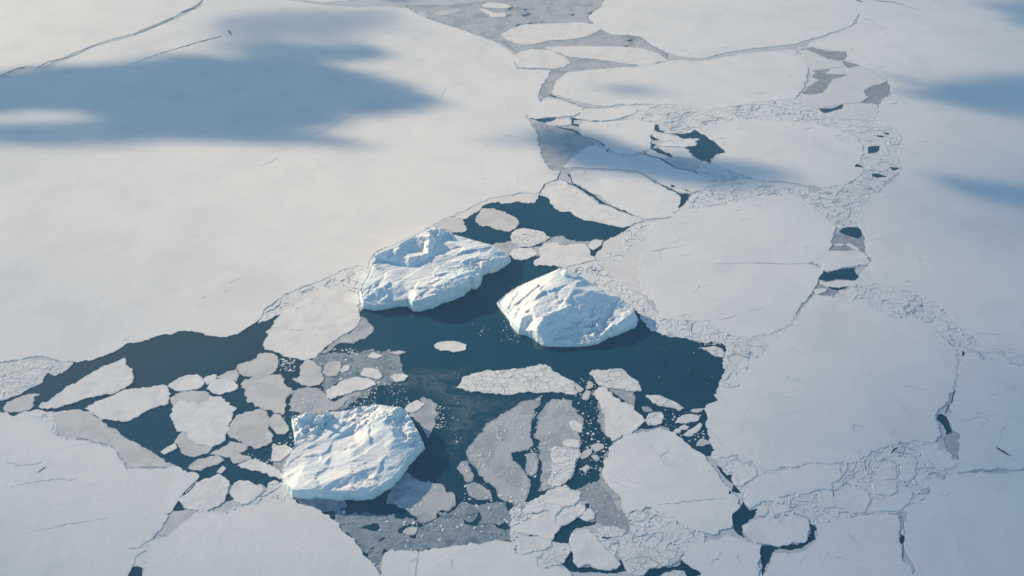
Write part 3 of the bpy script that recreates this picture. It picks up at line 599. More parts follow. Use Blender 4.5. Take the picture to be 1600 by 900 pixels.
("ice_floe", "floe", 1.4, "ice floe", "white floe above the crack of the straight edged bottom sheet", "804,842 815,840 828,843 862,842 862,850 848,858 830,864 816,867 809,862 813,850"),
("ice_floe", "cracked", 1.3, "ice floe", "white floe with crumbled left side, left of the bullet shaped floe", "850,873 856,863 875,858 892,853 894,860 886,868 880,880 870,882 857,885 847,879"),
("ice_floe", "cracked", 1.1, "ice floe", "small crumbled floe right above the bullet shaped floe", "934,826 945,822 962,823 980,829 973,838 958,838 945,836"),
("ice_floe", "cracked", 1.4, "ice floe", "crazed floe with a shovel shape along the bottom dark lead", "965,857 975,849 1000,850 1025,856 1052,858 1070,863 1064,875 1058,881 1040,884 1015,888 1010,894 1000,899 985,896 978,885 974,872"),
("ice_floe", "cracked", 1.1, "ice floe", "low crumbly floe in the lead on the bottom edge", "1022,903 1035,897 1055,892 1070,894 1071,918 1025,922"),
("ice_floe", "floe", 1.5, "ice floe", "large oval floe rimmed by a curved strip of water", "1164,830 1162,822 1175,814 1195,809 1212,811 1226,806 1240,805 1255,808 1266,813 1267,822 1264,832 1257,845 1245,849 1225,852 1212,854 1200,851 1188,850 1175,843"),
("ice_floe", "snow", 1.5, "ice floe", "long smooth floe right of the narrow slanting lead", "1160,777 1168,762 1178,752 1192,742 1220,739 1250,732 1270,724 1284,730 1310,728 1318,738 1308,750 1298,755 1299,764 1280,768 1255,772 1238,770 1220,776 1226,784 1215,786 1200,784 1190,785 1180,792 1172,796 1166,787"),
("ice_floe", "snow", 1.4, "ice floe", "small smooth floe at the head of the narrow slanting lead", "1136,731 1150,727 1180,731 1182,743 1168,752 1156,761 1149,754 1146,742"),
("ice_floe", "floe", 1.3, "ice floe", "tiny round floe beside the widest part of the slanting lead", "1183,796 1190,790 1198,792 1200,800 1193,806 1185,805"),
("ice_floe", "floe", 1.3, "ice floe", "curled narrow floe right of the tiny round floe", "1202,790 1218,787 1231,792 1238,797 1220,802 1206,806 1201,800"),
("ice_floe", "snow", 1.4, "ice floe", "rounded floe left of the short dark slit in the lower right seam", "1279,771 1290,765 1301,769 1303,780 1301,792 1290,790 1280,785"),
("ice_floe", "snow", 1.4, "ice floe", "broad floe right of the short dark slit in the lower right seam", "1306,768 1325,763 1345,760 1356,772 1361,785 1350,798 1335,801 1318,796 1305,790"),
("ice_floe", "snow", 1.4, "ice floe", "boxy floe in the lower right seam, under a rounded one", "1364,756 1385,750 1400,752 1402,768 1386,774 1366,772"),
("ice_floe", "snow", 1.4, "ice floe", "rounded floe in the lower right seam, above the boxy one", "1372,734 1385,728 1399,734 1402,746 1386,749 1368,752"),
("ice_floe", "snow", 1.4, "ice floe", "floe with a slanted side at the right end of the lower right seam", "1440,706 1462,702 1488,716 1496,726 1480,732 1458,722 1445,716"),
("ice_floe", "snow", 1.4, "ice floe", "small floe under the dark dash in the lower right seam", "1408,728 1425,716 1434,722 1430,740 1420,752 1408,746"),
("ice_floe", "snow", 1.4, "ice floe", "low wide floe on the lower rim of the lower right seam", "1378,778 1402,774 1424,768 1422,782 1408,796 1372,798 1366,786"),
]
# ---- rubble, slush and young ice that nobody could count
STUFF = [
("rubble_ice", "rubble", .95, "rafted rubble ice seam above the two dark ponds", "1258,312 1285,294 1330,286 1352,266 1372,285 1392,288 1362,309 1344,330 1343,352 1311,356 1300,348 1280,334"),
("rubble_ice", "rubble", .95, "wriggling rubble seam running down the right side", "1345,430 1365,438 1400,447 1440,460 1472,476 1504,506 1542,538 1604,554 1720,575 1720,592 1600,577 1545,565 1510,572 1500,600 1492,620 1486,602 1492,560 1490,540 1468,523 1438,504 1398,498 1360,483 1345,468 1322,474 1300,466 1320,450"),
("rubble_ice", "rubble", .95, "cobbled rubble seam crossing the lower right", "1265,720 1345,712 1395,697 1460,688 1476,702 1497,722 1500,738 1456,754 1452,768 1416,801 1370,804 1300,815 1280,822 1268,814 1262,806 1200,808 1176,797 1158,780 1150,760 1120,720 1112,706 1150,708 1200,732 1245,727"),
("rubble_ice", "rubble", .95, "rubble seam winding across the upper right", "985,165 1060,163 1110,170 1190,158 1240,153 1262,163 1300,187 1300,200 1230,190 1150,189 1110,195 1088,206 1062,208 1044,208 1030,196 985,189"),
("rubble_ice", "rubble", .9, "rubble seam between the dark new leads and the pale shaded sheet", "1240,160 1262,165 1300,187 1372,181 1400,203 1414,216 1408,236 1412,264 1376,287 1345,305 1330,290 1352,268 1342,257 1350,234 1338,212 1300,198 1230,187"),
("rubble_ice", "rubble", .9, "shaded rubble strip under the cloud shadow", "1112,257 1140,267 1180,282 1240,288 1264,292 1264,303 1245,305 1200,309 1140,321 1090,327 1058,333 1056,328 1068,322 1084,304 1118,288 1110,282 1088,267 1100,252"),
("rubble_ice", "rubble", .95, "crushed ice packed behind the rounded white iceberg", "868,420 900,413 930,405 942,418 962,440 985,452 1010,466 1028,490 1046,502 1018,518 1002,490 960,470 900,440"),
("rubble_ice", "rubble", 1.0, "pale rubble triangle between open water and the right sheets", "1000,488 1015,516 1045,523 1080,531 1105,533 1128,535 1136,539 1134,552 1131,560 1133,577 1126,595 1119,612 1130,612 1145,603 1168,577 1194,553 1204,543 1238,514 1246,488 1228,502 1190,512 1150,517 1120,497 1040,494"),
("rubble_ice", "rubble", .9, "cobbled rubble left of the rounded bottom sheet", "986,805 1010,793 1024,797 1040,800 1058,808 1075,822 1098,831 1100,850 1076,866 1066,878 1050,862 1010,858 970,858 950,872 940,850 926,836 950,834 985,836"),
("rubble_ice", "rubble", .85, "rubble between the floes of the jammed lower group", "800,795 830,786 870,760 905,766 914,790 926,796 930,812 905,812 890,820 876,824 864,845 890,850 896,856 884,872 870,886 845,886 812,870 800,850"),
("rubble_ice", "rubble", .9, "narrow rubble seam along the lower edge of the great sheet", "402,505 412,488 440,463 490,442 540,420 574,412 582,402 590,430 566,452 545,451 500,452 470,467 450,482 440,490 422,500"),
("rubble_ice", "rubble", .9, "broken rim of the great sheet behind the long iceberg", "585,396 640,368 690,343 725,326 745,330 724,342 690,352 660,372 620,392 592,404"),
("rubble_ice", "rubble", .85, "crushed rim between the lower left floes and the bottom sheet", "345,806 385,786 412,764 430,752 448,752 458,775 462,786 430,784 410,790 385,800"),
("rubble_ice", "rubble", .85, "pale rubble along the upper border of the lower left sheet", "-420,668 -80,655 -2,648 30,645 60,641 85,642 125,639 150,648 100,660 88,690 60,662 0,662"),
("rubble_ice", "rubble", .85, "small rubble patch left of the narrow bottom pond", "198,862 215,848 240,838 250,842 234,856 230,872 224,888 204,890"),
("young_ice", "grey", .6, "far grey ice wedge with dark specks, near the top", "630,8 700,8 745,3 790,-4 870,-10 948,-10 936,16 921,30 938,45 965,53 1002,58 1022,72 1046,86 1032,98 985,106 930,112 890,114 868,112 845,110 806,109 804,80 780,66 730,49 690,36 660,26"),
("young_ice", "grey", .6, "grey patch below the far narrow floe strip", "842,141 845,122 862,108 890,105 884,114 868,130 864,146 850,152"),
("young_ice", "grey", .6, "grey wedge of new ice in the blue cloud shadow", "832,192 862,192 878,200 900,206 912,213 930,222 922,232 902,243 886,258 874,268 858,264 847,246 841,222"),
("young_ice", "pale", .6, "flat grey new ice around the dark leads at the upper right", "1248,73 1290,79 1324,82 1346,103 1378,114 1392,127 1395,142 1375,160 1375,182 1330,190 1290,187 1255,172 1244,156 1258,140 1266,122 1264,100 1252,86"),
("young_ice", "pale", .8, "smooth grey margin of the bright sheet above the rounded iceberg", "984,354 1010,345 1022,346 1008,364 1014,380 1003,402 1000,440 1010,462 985,456 965,446 950,428 938,412 930,403 938,392 944,380 966,366"),
("rubble_ice", "rubble", .9, "thin crumbly band across the smooth grey margin above the rounded iceberg", "976,361 1000,350 1022,347 1012,360 1002,374 990,388 970,402 940,414 931,405 950,398 968,386 974,372"),
("young_ice", "grey", .6, "thin grey shelf below the upper open water", "862,372 866,368 885,372 905,378 930,374 944,376 930,381 916,384 880,383 862,381"),
("young_ice", "grey", .6, "thin grey ice joining the small floes at the long iceberg's tip", "768,384 800,376 815,388 838,385 850,380 862,373 862,382 850,390 844,400 836,400 815,404 798,400"),
("young_ice", "pale", .8, "grey snowless margin of the great sheet along the upper open water", "718,342 735,336 752,328 757,319 770,317 800,317 815,316 834,317 840,311 844,302 842,297 812,298 770,304 745,314 720,326 690,340 700,345"),
("young_ice", "grey", .7, "grey thin shelf on the lower right of the rounded white sheet", "486,562 505,547 522,532 543,518 558,508 564,494 570,498 580,508 580,518 571,529 555,534 533,537 517,547 503,553 496,562"),
("young_ice", "grey", .6, "grey collar along the upper left of the bell shaped sheet", "936,752 939,730 948,704 962,684 985,671 1002,671 1036,667 1046,674 1010,680 985,684 968,694 958,706 948,728 946,752 960,764 972,782 960,782 945,768"),
("young_ice", "grey", .6, "grey sliver along the left flank of the white triangle floe", "925,611 930,624 935,640 936,660 944,674 951,683 954,680 950,664 944,640 936,620"),
("young_ice", "grey", .6, "grey shelf under the knobbly white floe", "948,605 970,607 990,612 991,632 984,632 965,619 953,610"),
("young_ice", "beige", .8, "grey triangle at the foot of the small dark pond, lower left", "245,836 260,813 272,795 300,795 312,799 290,819 268,838"),
("young_ice", "grey", .5, "pale grey ice in the tail of the narrow dark pond on the right", "1473,686 1478,680 1490,674 1500,679 1499,700 1500,720 1494,714 1478,700"),
("slush_ice", "slush", .45, "dark grey slush under the upper right hand pond", "1304,366 1311,361 1318,366 1328,370 1341,373 1348,369 1353,380 1349,397 1330,392 1296,392 1298,378"),
("slush_ice", "slush", .45, "grey slush around the floes at the lower right hand pond", "1264,462 1276,442 1290,438 1338,438 1348,442 1346,456 1330,470 1300,462"),
("slush_ice", "slush", .5, "dark slush patch left of the bell shaped sheet", "898,768 920,756 942,750 952,766 964,795 976,803 992,806 992,822 978,828 955,826 930,817 926,800 914,793 909,776"),
("slush_ice", "slush", .4, "thin slush on the left shore of the box shaped iceberg", "430,744 428,724 440,716 455,706 462,716 452,742 446,752"),
("slush_ice", "slush", .4, "broken slush in the shade under the box shaped iceberg", "462,780 470,776 535,778 540,790 520,800 505,799 482,792"),
("slush_ice", "slush", .4, "bluish slush in the iceberg shadow beside the grey diamond floe", "604,786 608,768 622,748 636,740 654,749 640,760 644,768 622,781 611,786"),
]
BRASH_HOLES = [P(s) for s in [
 "562,825 570,820 575,820 580,817 592,819 594,829 585,831 572,827", "620,830 630,821 642,820 654,817 650,828 634,832 624,833", "640,838 650,835 650,841 643,841", "590,845 602,839 602,842 594,846",
 "577,858 587,853 584,858", "650,818 665,814 677,808 690,799 686,808 672,816 655,824", "723,810 730,815 738,814 745,805 750,799 753,810 745,820 735,820 727,818",
 "769,816 780,819 792,815 798,825 790,828 778,825", "791,788 800,788 810,793 800,799 793,797", "713,775 722,772 732,777 746,782 746,789 733,788 731,780 718,782",
 "708,793 712,780 718,783 715,791", "534,819 540,818 538,821", "560,851 567,851 563,853", "755,820 762,819 760,822", "546,829 551,828 549,831", "600,858 606,862 596,866"]]
BRASH = [
 ("grey brash ice field in front of the straight edged bottom sheet", "515,801 530,798 545,806 560,805 580,805 600,803 615,803 625,808 640,812 650,818 668,816 690,803 705,796 713,787 722,782 735,790 750,790 766,788 776,780 790,784 805,791 815,795 826,790 840,790 845,800 815,815 801,828 815,838 806,845 780,847 730,849 690,856 655,861 608,863 600,873 597,900 586,886 574,870 561,853 549,838 534,825 522,812"),
 ("brash ice patch of small crushed pieces left of the open centre", "490,563 505,553 522,551 545,552 560,550 575,549 600,551 632,549 625,556 630,570 634,586 625,594 605,600 592,602 580,612 562,624 546,630 535,639 528,640 535,630 548,620 560,608 575,604 560,590 530,600 505,612 500,600 508,585 500,570"),
]
GREASE = [
 ("smoky grease ice drifting between the crackled floe and the box shaped iceberg", "590,600 625,575 670,570 720,572 745,575 715,600 730,612 800,618 845,616 800,632 760,655 735,690 722,712 735,718 700,732 660,715 690,690 690,640 660,615 600,612"),
 ("thin grease ice along the upper rim of the big grey floe", "720,714 726,700 738,682 762,652 788,635 820,624 848,612 842,622 812,634 790,645 768,662 748,685 736,706 738,724"),
]

NEW_ICE = [
 ("dark new ice skin on the uppermost lead at the upper right", "1248,76 1270,73 1290,79 1325,81 1347,103 1325,107 1310,97 1295,93 1280,87 1262,79", .14),
 ("dark new ice skin on the jagged lead at the far upper right", "1347,143 1360,136 1385,126 1393,136 1393,148 1379,156 1374,176 1368,165 1341,161 1357,152", .14),
 ("grey torn patch of new ice left of the jagged lead, upper right", "1268,110 1282,110 1296,107 1294,111 1291,115 1324,117 1312,121 1300,125 1297,132 1290,140 1278,147 1255,147 1262,135 1278,125 1268,120 1274,114", .62),
]
# ------------------------------------------------------------------ water and the refrozen ice under everything
water = link_mesh('sea_water', [(-40000, -40000, 0), (40000, -40000, 0), (40000, 60000, 0), (-40000, 60000, 0)], [(0, 1, 2, 3)], M['water'])
tag(water, kind='structure')
def rough_water(px, i, amp=.8): return rough_outline(px, .5, 300 + i, amp)
HOLES = [rough_water(p, i) for i, p in enumerate(WATER)]
CRK = [rough_outline(crack(p, a, b), .8, 700 + i, .5, sm=False) for i, (p, a, b) in enumerate(CRACKS)]
CUT = HOLES + CRK
OPEN = rough_outline(OPEN_WATER, .4, 1)
FRAME = [at(-430, 1000), at(2110, 1000), at(2110, -75), at(-430, -75)]
FRAME = [(p[0], p[1]) for p in FRAME]
base = slab('refrozen_ice', FRAME, .30, M['base'], holes=[OPEN] + CUT, cell=40, hump=.05, seed=1)
tag(base, kind='structure')
def grow(poly, k):
    cx = sum(p[0] for p in poly) / len(poly); c2 = sum(p[1] for p in poly) / len(poly)
    return [(cx + (p[0] - cx) * k, c2 + (p[1] - c2) * k) for p in poly]
outer = slab('pack_ice', [(-26000, -26000), (26000, -26000), (26000, 40000), (-26000, 40000)], 1.2, M['snow'], holes=[grow(FRAME, .995)], cell=1500, hump=.3, seed=2, flat=True)
tag(outer, kind='structure')

class Acc:
    """collects small closed shapes that are linked as one mesh"""
    def __init__(s): s.v, s.f = [], []
    def chunk(s, x, y, z, r, h, rnd):
        n = rnd.randint(5, 8); k = len(s.v); a0 = rnd.uniform(0, 6.28); el = rnd.uniform(.55, 1.0); rot = rnd.uniform(0, 3.14)
        tilt = (rnd.uniform(-.25, .25), rnd.uniform(-.25, .25)); rr = [r * rnd.uniform(.65, 1.1) for _ in range(n)]
        for lvl in (0, 1):
            for i in range(n):
                a = a0 + i * 6.283 / n; q = rr[i] * (1 if lvl == 0 else .86)
                u, v = q * math.cos(a), q * el * math.sin(a)
                dx, dy = u * math.cos(rot) - v * math.sin(rot), u * math.sin(rot) + v * math.cos(rot)
                top = h * (1 + (tilt[0] * dx + tilt[1] * dy) / max(r, .1))
                s.v.append((x + dx, y + dy, z - .3 if lvl == 0 else z + max(.08, top)))
        s.f += [(k + i, k + (i + 1) % n, k + n + (i + 1) % n, k + n + i) for i in range(n)]
        s.f.append(tuple(k + n + i for i in range(n)))
    def ridge(s, pts, z, h, w, rnd):
        k = len(s.v); n = len(pts)
        for i, (x, y) in enumerate(pts):
            x0, y0 = pts[max(0, i - 1)]; x1, y1 = pts[min(n - 1, i + 1)]
            d = math.hypot(x1 - x0, y1 - y0) or 1; nx, ny = -(y1 - y0) / d, (x1 - x0) / d
            t = math.sin(math.pi * min(1, max(0, (i + .3) / max(1, n - .4)))) ** .5
            ww = w * (.5 + .9 * rnd.random()) * (.4 + .6 * t) * .5; hh = h * (.35 + .9 * rnd.random()) * t
            j = rnd.uniform(-.3, .3) * ww
            s.v += [(x + nx * ww, y + ny * ww, z - .3), (x + nx * j, y + ny * j, z + hh), (x - nx * ww, y - ny * ww, z - .3)]
        for i in range(n - 1):
            a = k + 3 * i
            s.f += [(a, a + 1, a + 4, a + 3), (a + 1, a + 2, a + 5, a + 4)]
        s.f += [(k, k + 2, k + 1), (k + 3 * n - 3, k + 3 * n - 2, k + 3 * n - 1)]
    def link(s, name, m, parent=None, flip=True):
        if not s.v: return None
        if parent is not None:
            ox, oy, oz = parent.location
            s.v = [(x - ox, y - oy, z - oz) for x, y, z in s.v]
        return link_mesh(name, s.v, s.f, m, parent)

def wander(poly_pts, rnd, p, length, step, curl, ang=None):
    a = rnd.uniform(0, 6.283) if ang is None else ang; da = rnd.uniform(-curl, curl); out = [p]
    for _ in range(int(length / step)):
        da = .75 * da + rnd.uniform(-curl, curl) * .6
        a += da; p = (p[0] + step * math.cos(a), p[1] + step * math.sin(a)); out.append(p)
    return out

def random_inside(poly, n, rnd, holes=()):
    bx = bbox(poly); q = np.array([(rnd.uniform(bx[0], bx[2]), rnd.uniform(bx[1], bx[3])) for _ in range(n)])
    if not len(q): return []
    ok = inside(q, poly)
    for h in holes: ok &= ~inside(q, h)
    return [tuple(p) for p in q[ok]]

def area(poly):
    a = np.array(poly); b = np.roll(a, -1, 0); return abs((a[:, 0] * b[:, 1] - b[:, 0] * a[:, 1]).sum()) / 2

def near(holes, poly):
    bx = bbox(poly)
    return [h for h in holes if not (bbox(h)[2] < bx[0] or bbox(h)[0] > bx[2] or bbox(h)[3] < bx[1] or bbox(h)[1] > bx[3])]

# ------------------------------------------------------------------ sheets and floes
RIDGES = [P(s) for s in [
 "0,762 20,759 50,754 85,748 115,750 130,742", "0,838 20,836 50,832 75,825 110,818 145,813 182,808", "455,241 480,215 505,205 530,190 560,170 590,152 620,144 642,138 655,134",
 "400,262 425,252 435,245", "345,458 374,450", "342,447 378,434", "310,468 325,462",
 "1011,793 1040,787 1075,783 1110,780 1142,776",
 "1015,394 1040,388 1070,384", "1050,378 1062,375 1070,372", "1140,325 1150,330 1165,326", "1170,486 1190,482 1200,478", "1080,460 1092,448 1110,446",
 "140,640 160,632 185,622 200,612", "165,652 180,636 200,628", "900,612 903,605", "1130,606 1160,601", "1150,345 1180,340", "1062,400 1090,396",
 "1430,395 1436,404 1443,416", "1570,610 1590,603", "1545,620 1560,612 1572,614", "1520,640 1540,650 1556,648", "1290,860 1300,875 1318,872", "1250,880 1262,868 1275,872", "1320,830 1332,842 1340,850",
 "1500,660 1530,652 1545,655 1530,670", "1580,650 1565,675 1560,690", "1110,880 1122,872 1130,860", "1160,880 1150,872 1158,860", "440,512 450,516 480,516", "800,305 808,302 825,300",
 "870,320 900,330 930,336", "890,310 920,318", "1120,610 1140,640", "700,135 690,150 680,165", "640,880 648,872 662,878", "690,865 686,880 694,895", "700,862 708,870 704,892",
]]
sheets, TOPS = [], []
for i, (nm, mt, z, cat, lab, s) in enumerate(ICE):
    big = nm == 'ice_sheet'
    z = .2 + .5 * z if big or mt == 'grey' else .25 + .65 * z
    ol = rough_outline(P(s), z, 100 + i, 1.0, sm=True)
    o = slab(nm, ol, z, M[mt], holes=CUT if big else (), hump=.28 if big else .2, edge_w=7 if big else 4, seed=100 + i, rim=0 if big else .45)
    tag(o, lab, cat, 'great ice sheets' if big else 'ice floes drifting between the sheets')
    TOPS.append(ol)
    if big: sheets.append((o, ol, z))
    rnd = random.Random(4000 + i); A = area(ol)
    if mt == 'grey':
        bl = Acc()
        for p in random_inside(ol, int(min(2600, A / 12)), rnd):
            if noise.noise(Vector((p[0] / 22, p[1] / 22, 2.8))) + .5 * noise.noise(Vector((p[0] / 7, p[1] / 7, 5.8))) < .16: continue
            bl.chunk(p[0], p[1], z - .15, rnd.uniform(.4, 1.0) * (2.4 if rnd.random() < .06 else 1), rnd.uniform(.15, .7), rnd)
        r2 = bl.link('snow_block', M['block'], o)
        if r2: r2['kind'] = 'stuff'
    if mt == 'cracked':
        acc = Acc()
        for p in random_inside(ol, int(A / 90), rnd):
            pts = [q for q in wander(ol, rnd, p, rnd.uniform(8, 22), 1.8, .45)]
            ok = inside(np.array(pts), ol)
            if ok.all(): acc.ridge(pts, z - .1, rnd.uniform(.3, .8), rnd.uniform(.9, 1.7), rnd)
        r2 = acc.link('pressure_ridge', M['block'], o)
        if r2: r2['kind'] = 'stuff'
    if big:
        # thin rafted seams that run in from the rims
        acc = Acc(); n = len(ol)
        for k in range(0, n, 9):
            q = ol[k]
            if not (700 < q[1] < 2700 and abs(q[0]) < 1500) or rnd.random() < (.35 if q[0] > -100 else .9): continue
            p0 = (q[0] + rnd.uniform(-38, 38), q[1] + rnd.uniform(-38, 38)); far = max(1, q[1] / 1500)
            pts = wander(ol, rnd, p0, rnd.uniform(14, 60) * far, 2.0 * far, .5); bad = ~inside(np.array(pts), ol)
            if bad.any(): pts = pts[:int(bad.argmax())]
            if len(pts) > 4: acc.ridge(pts, z - .12, rnd.uniform(.25, .55), rnd.uniform(.75, 1.3) * far, rnd)
        r2 = acc.link('rafted_seam', M['ridge'], o)
        if r2: r2['kind'] = 'stuff'
        # small drifts and hummocks strewn over the snow
        acc = Acc(); vis = [p for p in random_inside(ol, int(min(2200, A / 1500)), rnd) if p[1] < 3300 and abs(p[0]) < 2300]
        for p in vis[:260]:
            if noise.noise(Vector((p[0] / 220, p[1] / 220, 4.4))) < .02: continue
            acc.ridge(wander(ol, rnd, p, rnd.uniform(5, 16), 2.0, .35, ang=rnd.gauss(.35, .5)), z - .05, rnd.uniform(.12, .34), rnd.uniform(.8, 1.7), rnd)
        r2 = acc.link('snow_drift', M['floe'], o)
        if r2: r2['kind'] = 'stuff'
for i, px in enumerate(RIDGES):
    g = [at(x, y, 1.0) for x, y in px]; rnd = random.Random(70 + i)
    mid = np.array([g[len(g) // 2]])
    for o, ol, z in sheets:
        if inside(mid, ol)[0]:
            pts = resample(g, 2.5)[:-max(1, int(math.hypot(g[0][0] - g[-1][0], g[0][1] - g[-1][1]) / 2.5))] + [g[-1]]
            sc = max(1, mid[0][1] / 1500)
            pts = [(x + 3 * sc * noise.noise(Vector((x / 9, y / 9, i))) + rnd.uniform(-.5, .5), y + 3 * sc * noise.noise(Vector((x / 9, y / 9, i + 50.)))) for x, y in pts]
            acc = Acc(); acc.ridge(pts, z - .1, .46 * sc ** .5, 1.1 * sc, rnd); acc.link('pressure_ridge', M['ridge'], o); break
# ------------------------------------------------------------------ rubble, young ice, slush
for i, (nm, mt, z, lab, s) in enumerate(STUFF):
    z = .2 + .5 * z
    ol = rough_outline(P(s), z, 40 + i, 1.2)
    o = slab(nm, ol, z, M[mt], holes=HOLES, hump=.18 if mt == 'rubble' else .06, seed=40 + i, edge_w=5)
    tag(o, lab, 'rubble ice' if nm == 'rubble_ice' else nm.replace('_', ' '), 'jammed and refrozen ice between the sheets', 'stuff')
    rnd = random.Random(900 + i); A = area(ol); hs = near(HOLES + TOPS, ol)
    if nm == 'rubble_ice':
        acc = Acc(); bl = Acc(); far = sum(q[1] for q in ol) / len(ol) > 1480; dv_ = 3.2 if far else 1.0
        for p in random_inside(ol, int(min(1500, A / (115 * dv_ ** .5))), rnd, hs):
            pts = wander(ol, rnd, p, rnd.uniform(12, 70) * (1.5 if far else 1), 2.0 * (1.6 if far else 1), .55); q = np.array(pts)
            bad = ~inside(q, ol)
            for h in hs: bad |= inside(q, h)
            if bad.any():
                pts = pts[:int(bad.argmax())]
                if len(pts) < 4: continue
            acc.ridge(pts, z, rnd.uniform(.35, .9), rnd.uniform(.8, 1.7) * (1.7 if far else 1), rnd)
        for p in random_inside(ol, int(min(3000, A / (65 * dv_))), rnd, hs):
            bl.chunk(p[0], p[1], z - .1, rnd.uniform(.7, 2.4) * (1.6 if rnd.random() < .12 else 1), rnd.uniform(.3, 1.1), rnd)
        sb = Acc()
        for p in random_inside(ol, int(min(1500, A / (130 * dv_))), rnd, hs):
            if noise.noise(Vector((p[0] / 50, p[1] / 50, 8.8))) > -.1: sb.chunk(p[0], p[1], z - .12, rnd.uniform(2.0, 5.0) * (1.9 if rnd.random() < .2 else 1), rnd.uniform(.18, .5), rnd)
        r1 = acc.link('pressure_ridge', M['ridge'], o); r2 = bl.link('ice_block', M['block'], o); r3 = sb.link('tilted_slab', M['floe'], o)
        for r_ in (r1, r2, r3):
            if r_: r_['kind'] = 'stuff'
    elif mt in ('slush', 'grey'):
        bl = Acc(); k = 14 if mt == 'slush' else 90
        for p in random_inside(ol, int(min(1800, A / k)), rnd, hs):
            bl.chunk(p[0], p[1], z - .15, rnd.uniform(.5, 1.8), rnd.uniform(.15, .6), rnd)
        r2 = bl.link('ice_block', M['block'] if mt == 'grey' else M['beige'], o)
        if r2: r2['kind'] = 'stuff'

# low ridge walls where the rims of the sheets have been squeezed
# ------------------------------------------------------------------ brash
for i, (lab, s) in enumerate(BRASH):
    ol = rough_outline(P(s), .3, 500 + i, 1.5); rnd = random.Random(55 + i)
    hs = [rough_outline(h, .3, 530 + k, 1.0) for k, h in enumerate(BRASH_HOLES)] if i == 0 else []
    o = slab('brash_ice', ol, .3, M['wet'], holes=hs, hump=.06, seed=500 + i)
    tag(o, lab, 'brash ice', 'brash ice', 'stuff')
    big_, sm_, wh = Acc(), Acc(), Acc(); A = area(ol)
    hs = hs + near(TOPS, ol)
    for p in random_inside(ol, int(A / 11), rnd, hs):
        if noise.noise(Vector((p[0] / 16, p[1] / 11, 3.3))) > -.08: sm_.chunk(p[0], p[1], .12, rnd.uniform(.5, 1.7), rnd.uniform(.15, .4), rnd)
    for p in random_inside(ol, int(A / 17), rnd, hs):
        if noise.noise(Vector((p[0] / 24, p[1] / 13, 7.3))) > -.02: big_.chunk(p[0], p[1], .15, rnd.uniform(1.6, 5.6), rnd.uniform(.2, .45), rnd)
    for p in random_inside(ol, int(A / 150), rnd, hs): wh.chunk(p[0], p[1], .2, rnd.uniform(.8, 3.0), rnd.uniform(.3, .8), rnd)
    for q in (big_.link('grey_piece', M['grey'], o), sm_.link('small_piece', M['beige'], o), wh.link('white_piece', M['block'], o)): q['kind'] = 'stuff'
acc = Acc(); rnd = random.Random(12)
for (x0, y0, x1, y1, n, r0, r1) in [
   (905, 640, 950, 745, 60, .6, 2.4), (780, 500, 812, 535, 12, .5, 1.3), (735, 495, 770, 525, 4, .8, 1.6), (1035, 640, 1100, 690, 40, .6, 2.0), (1100, 530, 1130, 540, 26, .5, 1.8),
   (436, 560, 462, 580, 40, .6, 2.2), (600, 600, 640, 640, 30, .4, 1.4), (860, 618, 930, 660, 20, .6, 1.8), (540, 600, 590, 640, 60, .5, 1.8), (700, 560, 760, 640, 10, .4, 1.0),
   (820, 700, 842, 745, 30, .6, 1.8), (595, 745, 612, 758, 6, .8, 2.0), (1000, 540, 1130, 600, 6, .4, 1.0), (690, 650, 720, 700, 8, .6, 1.8), (675, 635, 695, 670, 30, .6, 2.0), (905, 590, 935, 625, 14, .6, 1.8), (835, 640, 850, 720, 12, .6, 2.0), (440, 640, 460, 700, 14, .6, 2.0), (380, 690, 440, 730, 16, .6, 2.2), (520, 545, 560, 556, 20, .6, 2.2), (725, 740, 770, 800, 16, .6, 2.2), (640, 800, 700, 830, 16, .6, 2.0)]:
    for _ in range(int(n * 2.2)):
        x, y = at(rnd.uniform(x0, x1), rnd.uniform(y0, y1)); acc.chunk(x, y, .05, r0 + (r1 - r0) * rnd.random() ** 2 * 1.25, rnd.uniform(.15, .6), rnd)
o = acc.link('ice_chips', M['floe']); tag(o, 'loose white ice chips scattered over the open blue water', 'ice chips', None, 'stuff')
for i, (lab, s, z) in enumerate(NEW_ICE):
    ol = rough_outline(P(s), z, 820 + i, .8)
    tag(slab('new_ice', ol, z, M['slush'], hump=.02, seed=820 + i), lab, 'new ice', None, 'stuff')
for i, (lab, s) in enumerate(GREASE):
    ol = rough_outline(P(s), .03, 600 + i, 2.0)
    o = slab('grease_ice', ol, .05, M['grease'], bottom=.02, hump=0, edge_w=28 if i == 0 else 10, seed=600 + i, flat=True)
    tag(o, lab, 'grease ice', None, 'stuff')

# ------------------------------------------------------------------ icebergs
def resample_h(pts, step):
    out = []
    for i in range(len(pts)):
        p, q = pts[i], pts[(i + 1) % len(pts)]; d = math.hypot(q[0] - p[0], q[1] - p[1]); k = max(1, int(d / step))
        for j in range(k):
            u = j / k; out.append(tuple(p[c] + (q[c] - p[c]) * u for c in range(3)))
    return out

def smooth_noise(x, y, s): return noise.fractal(Vector((x, y, s)), .9, 2.1, 4)

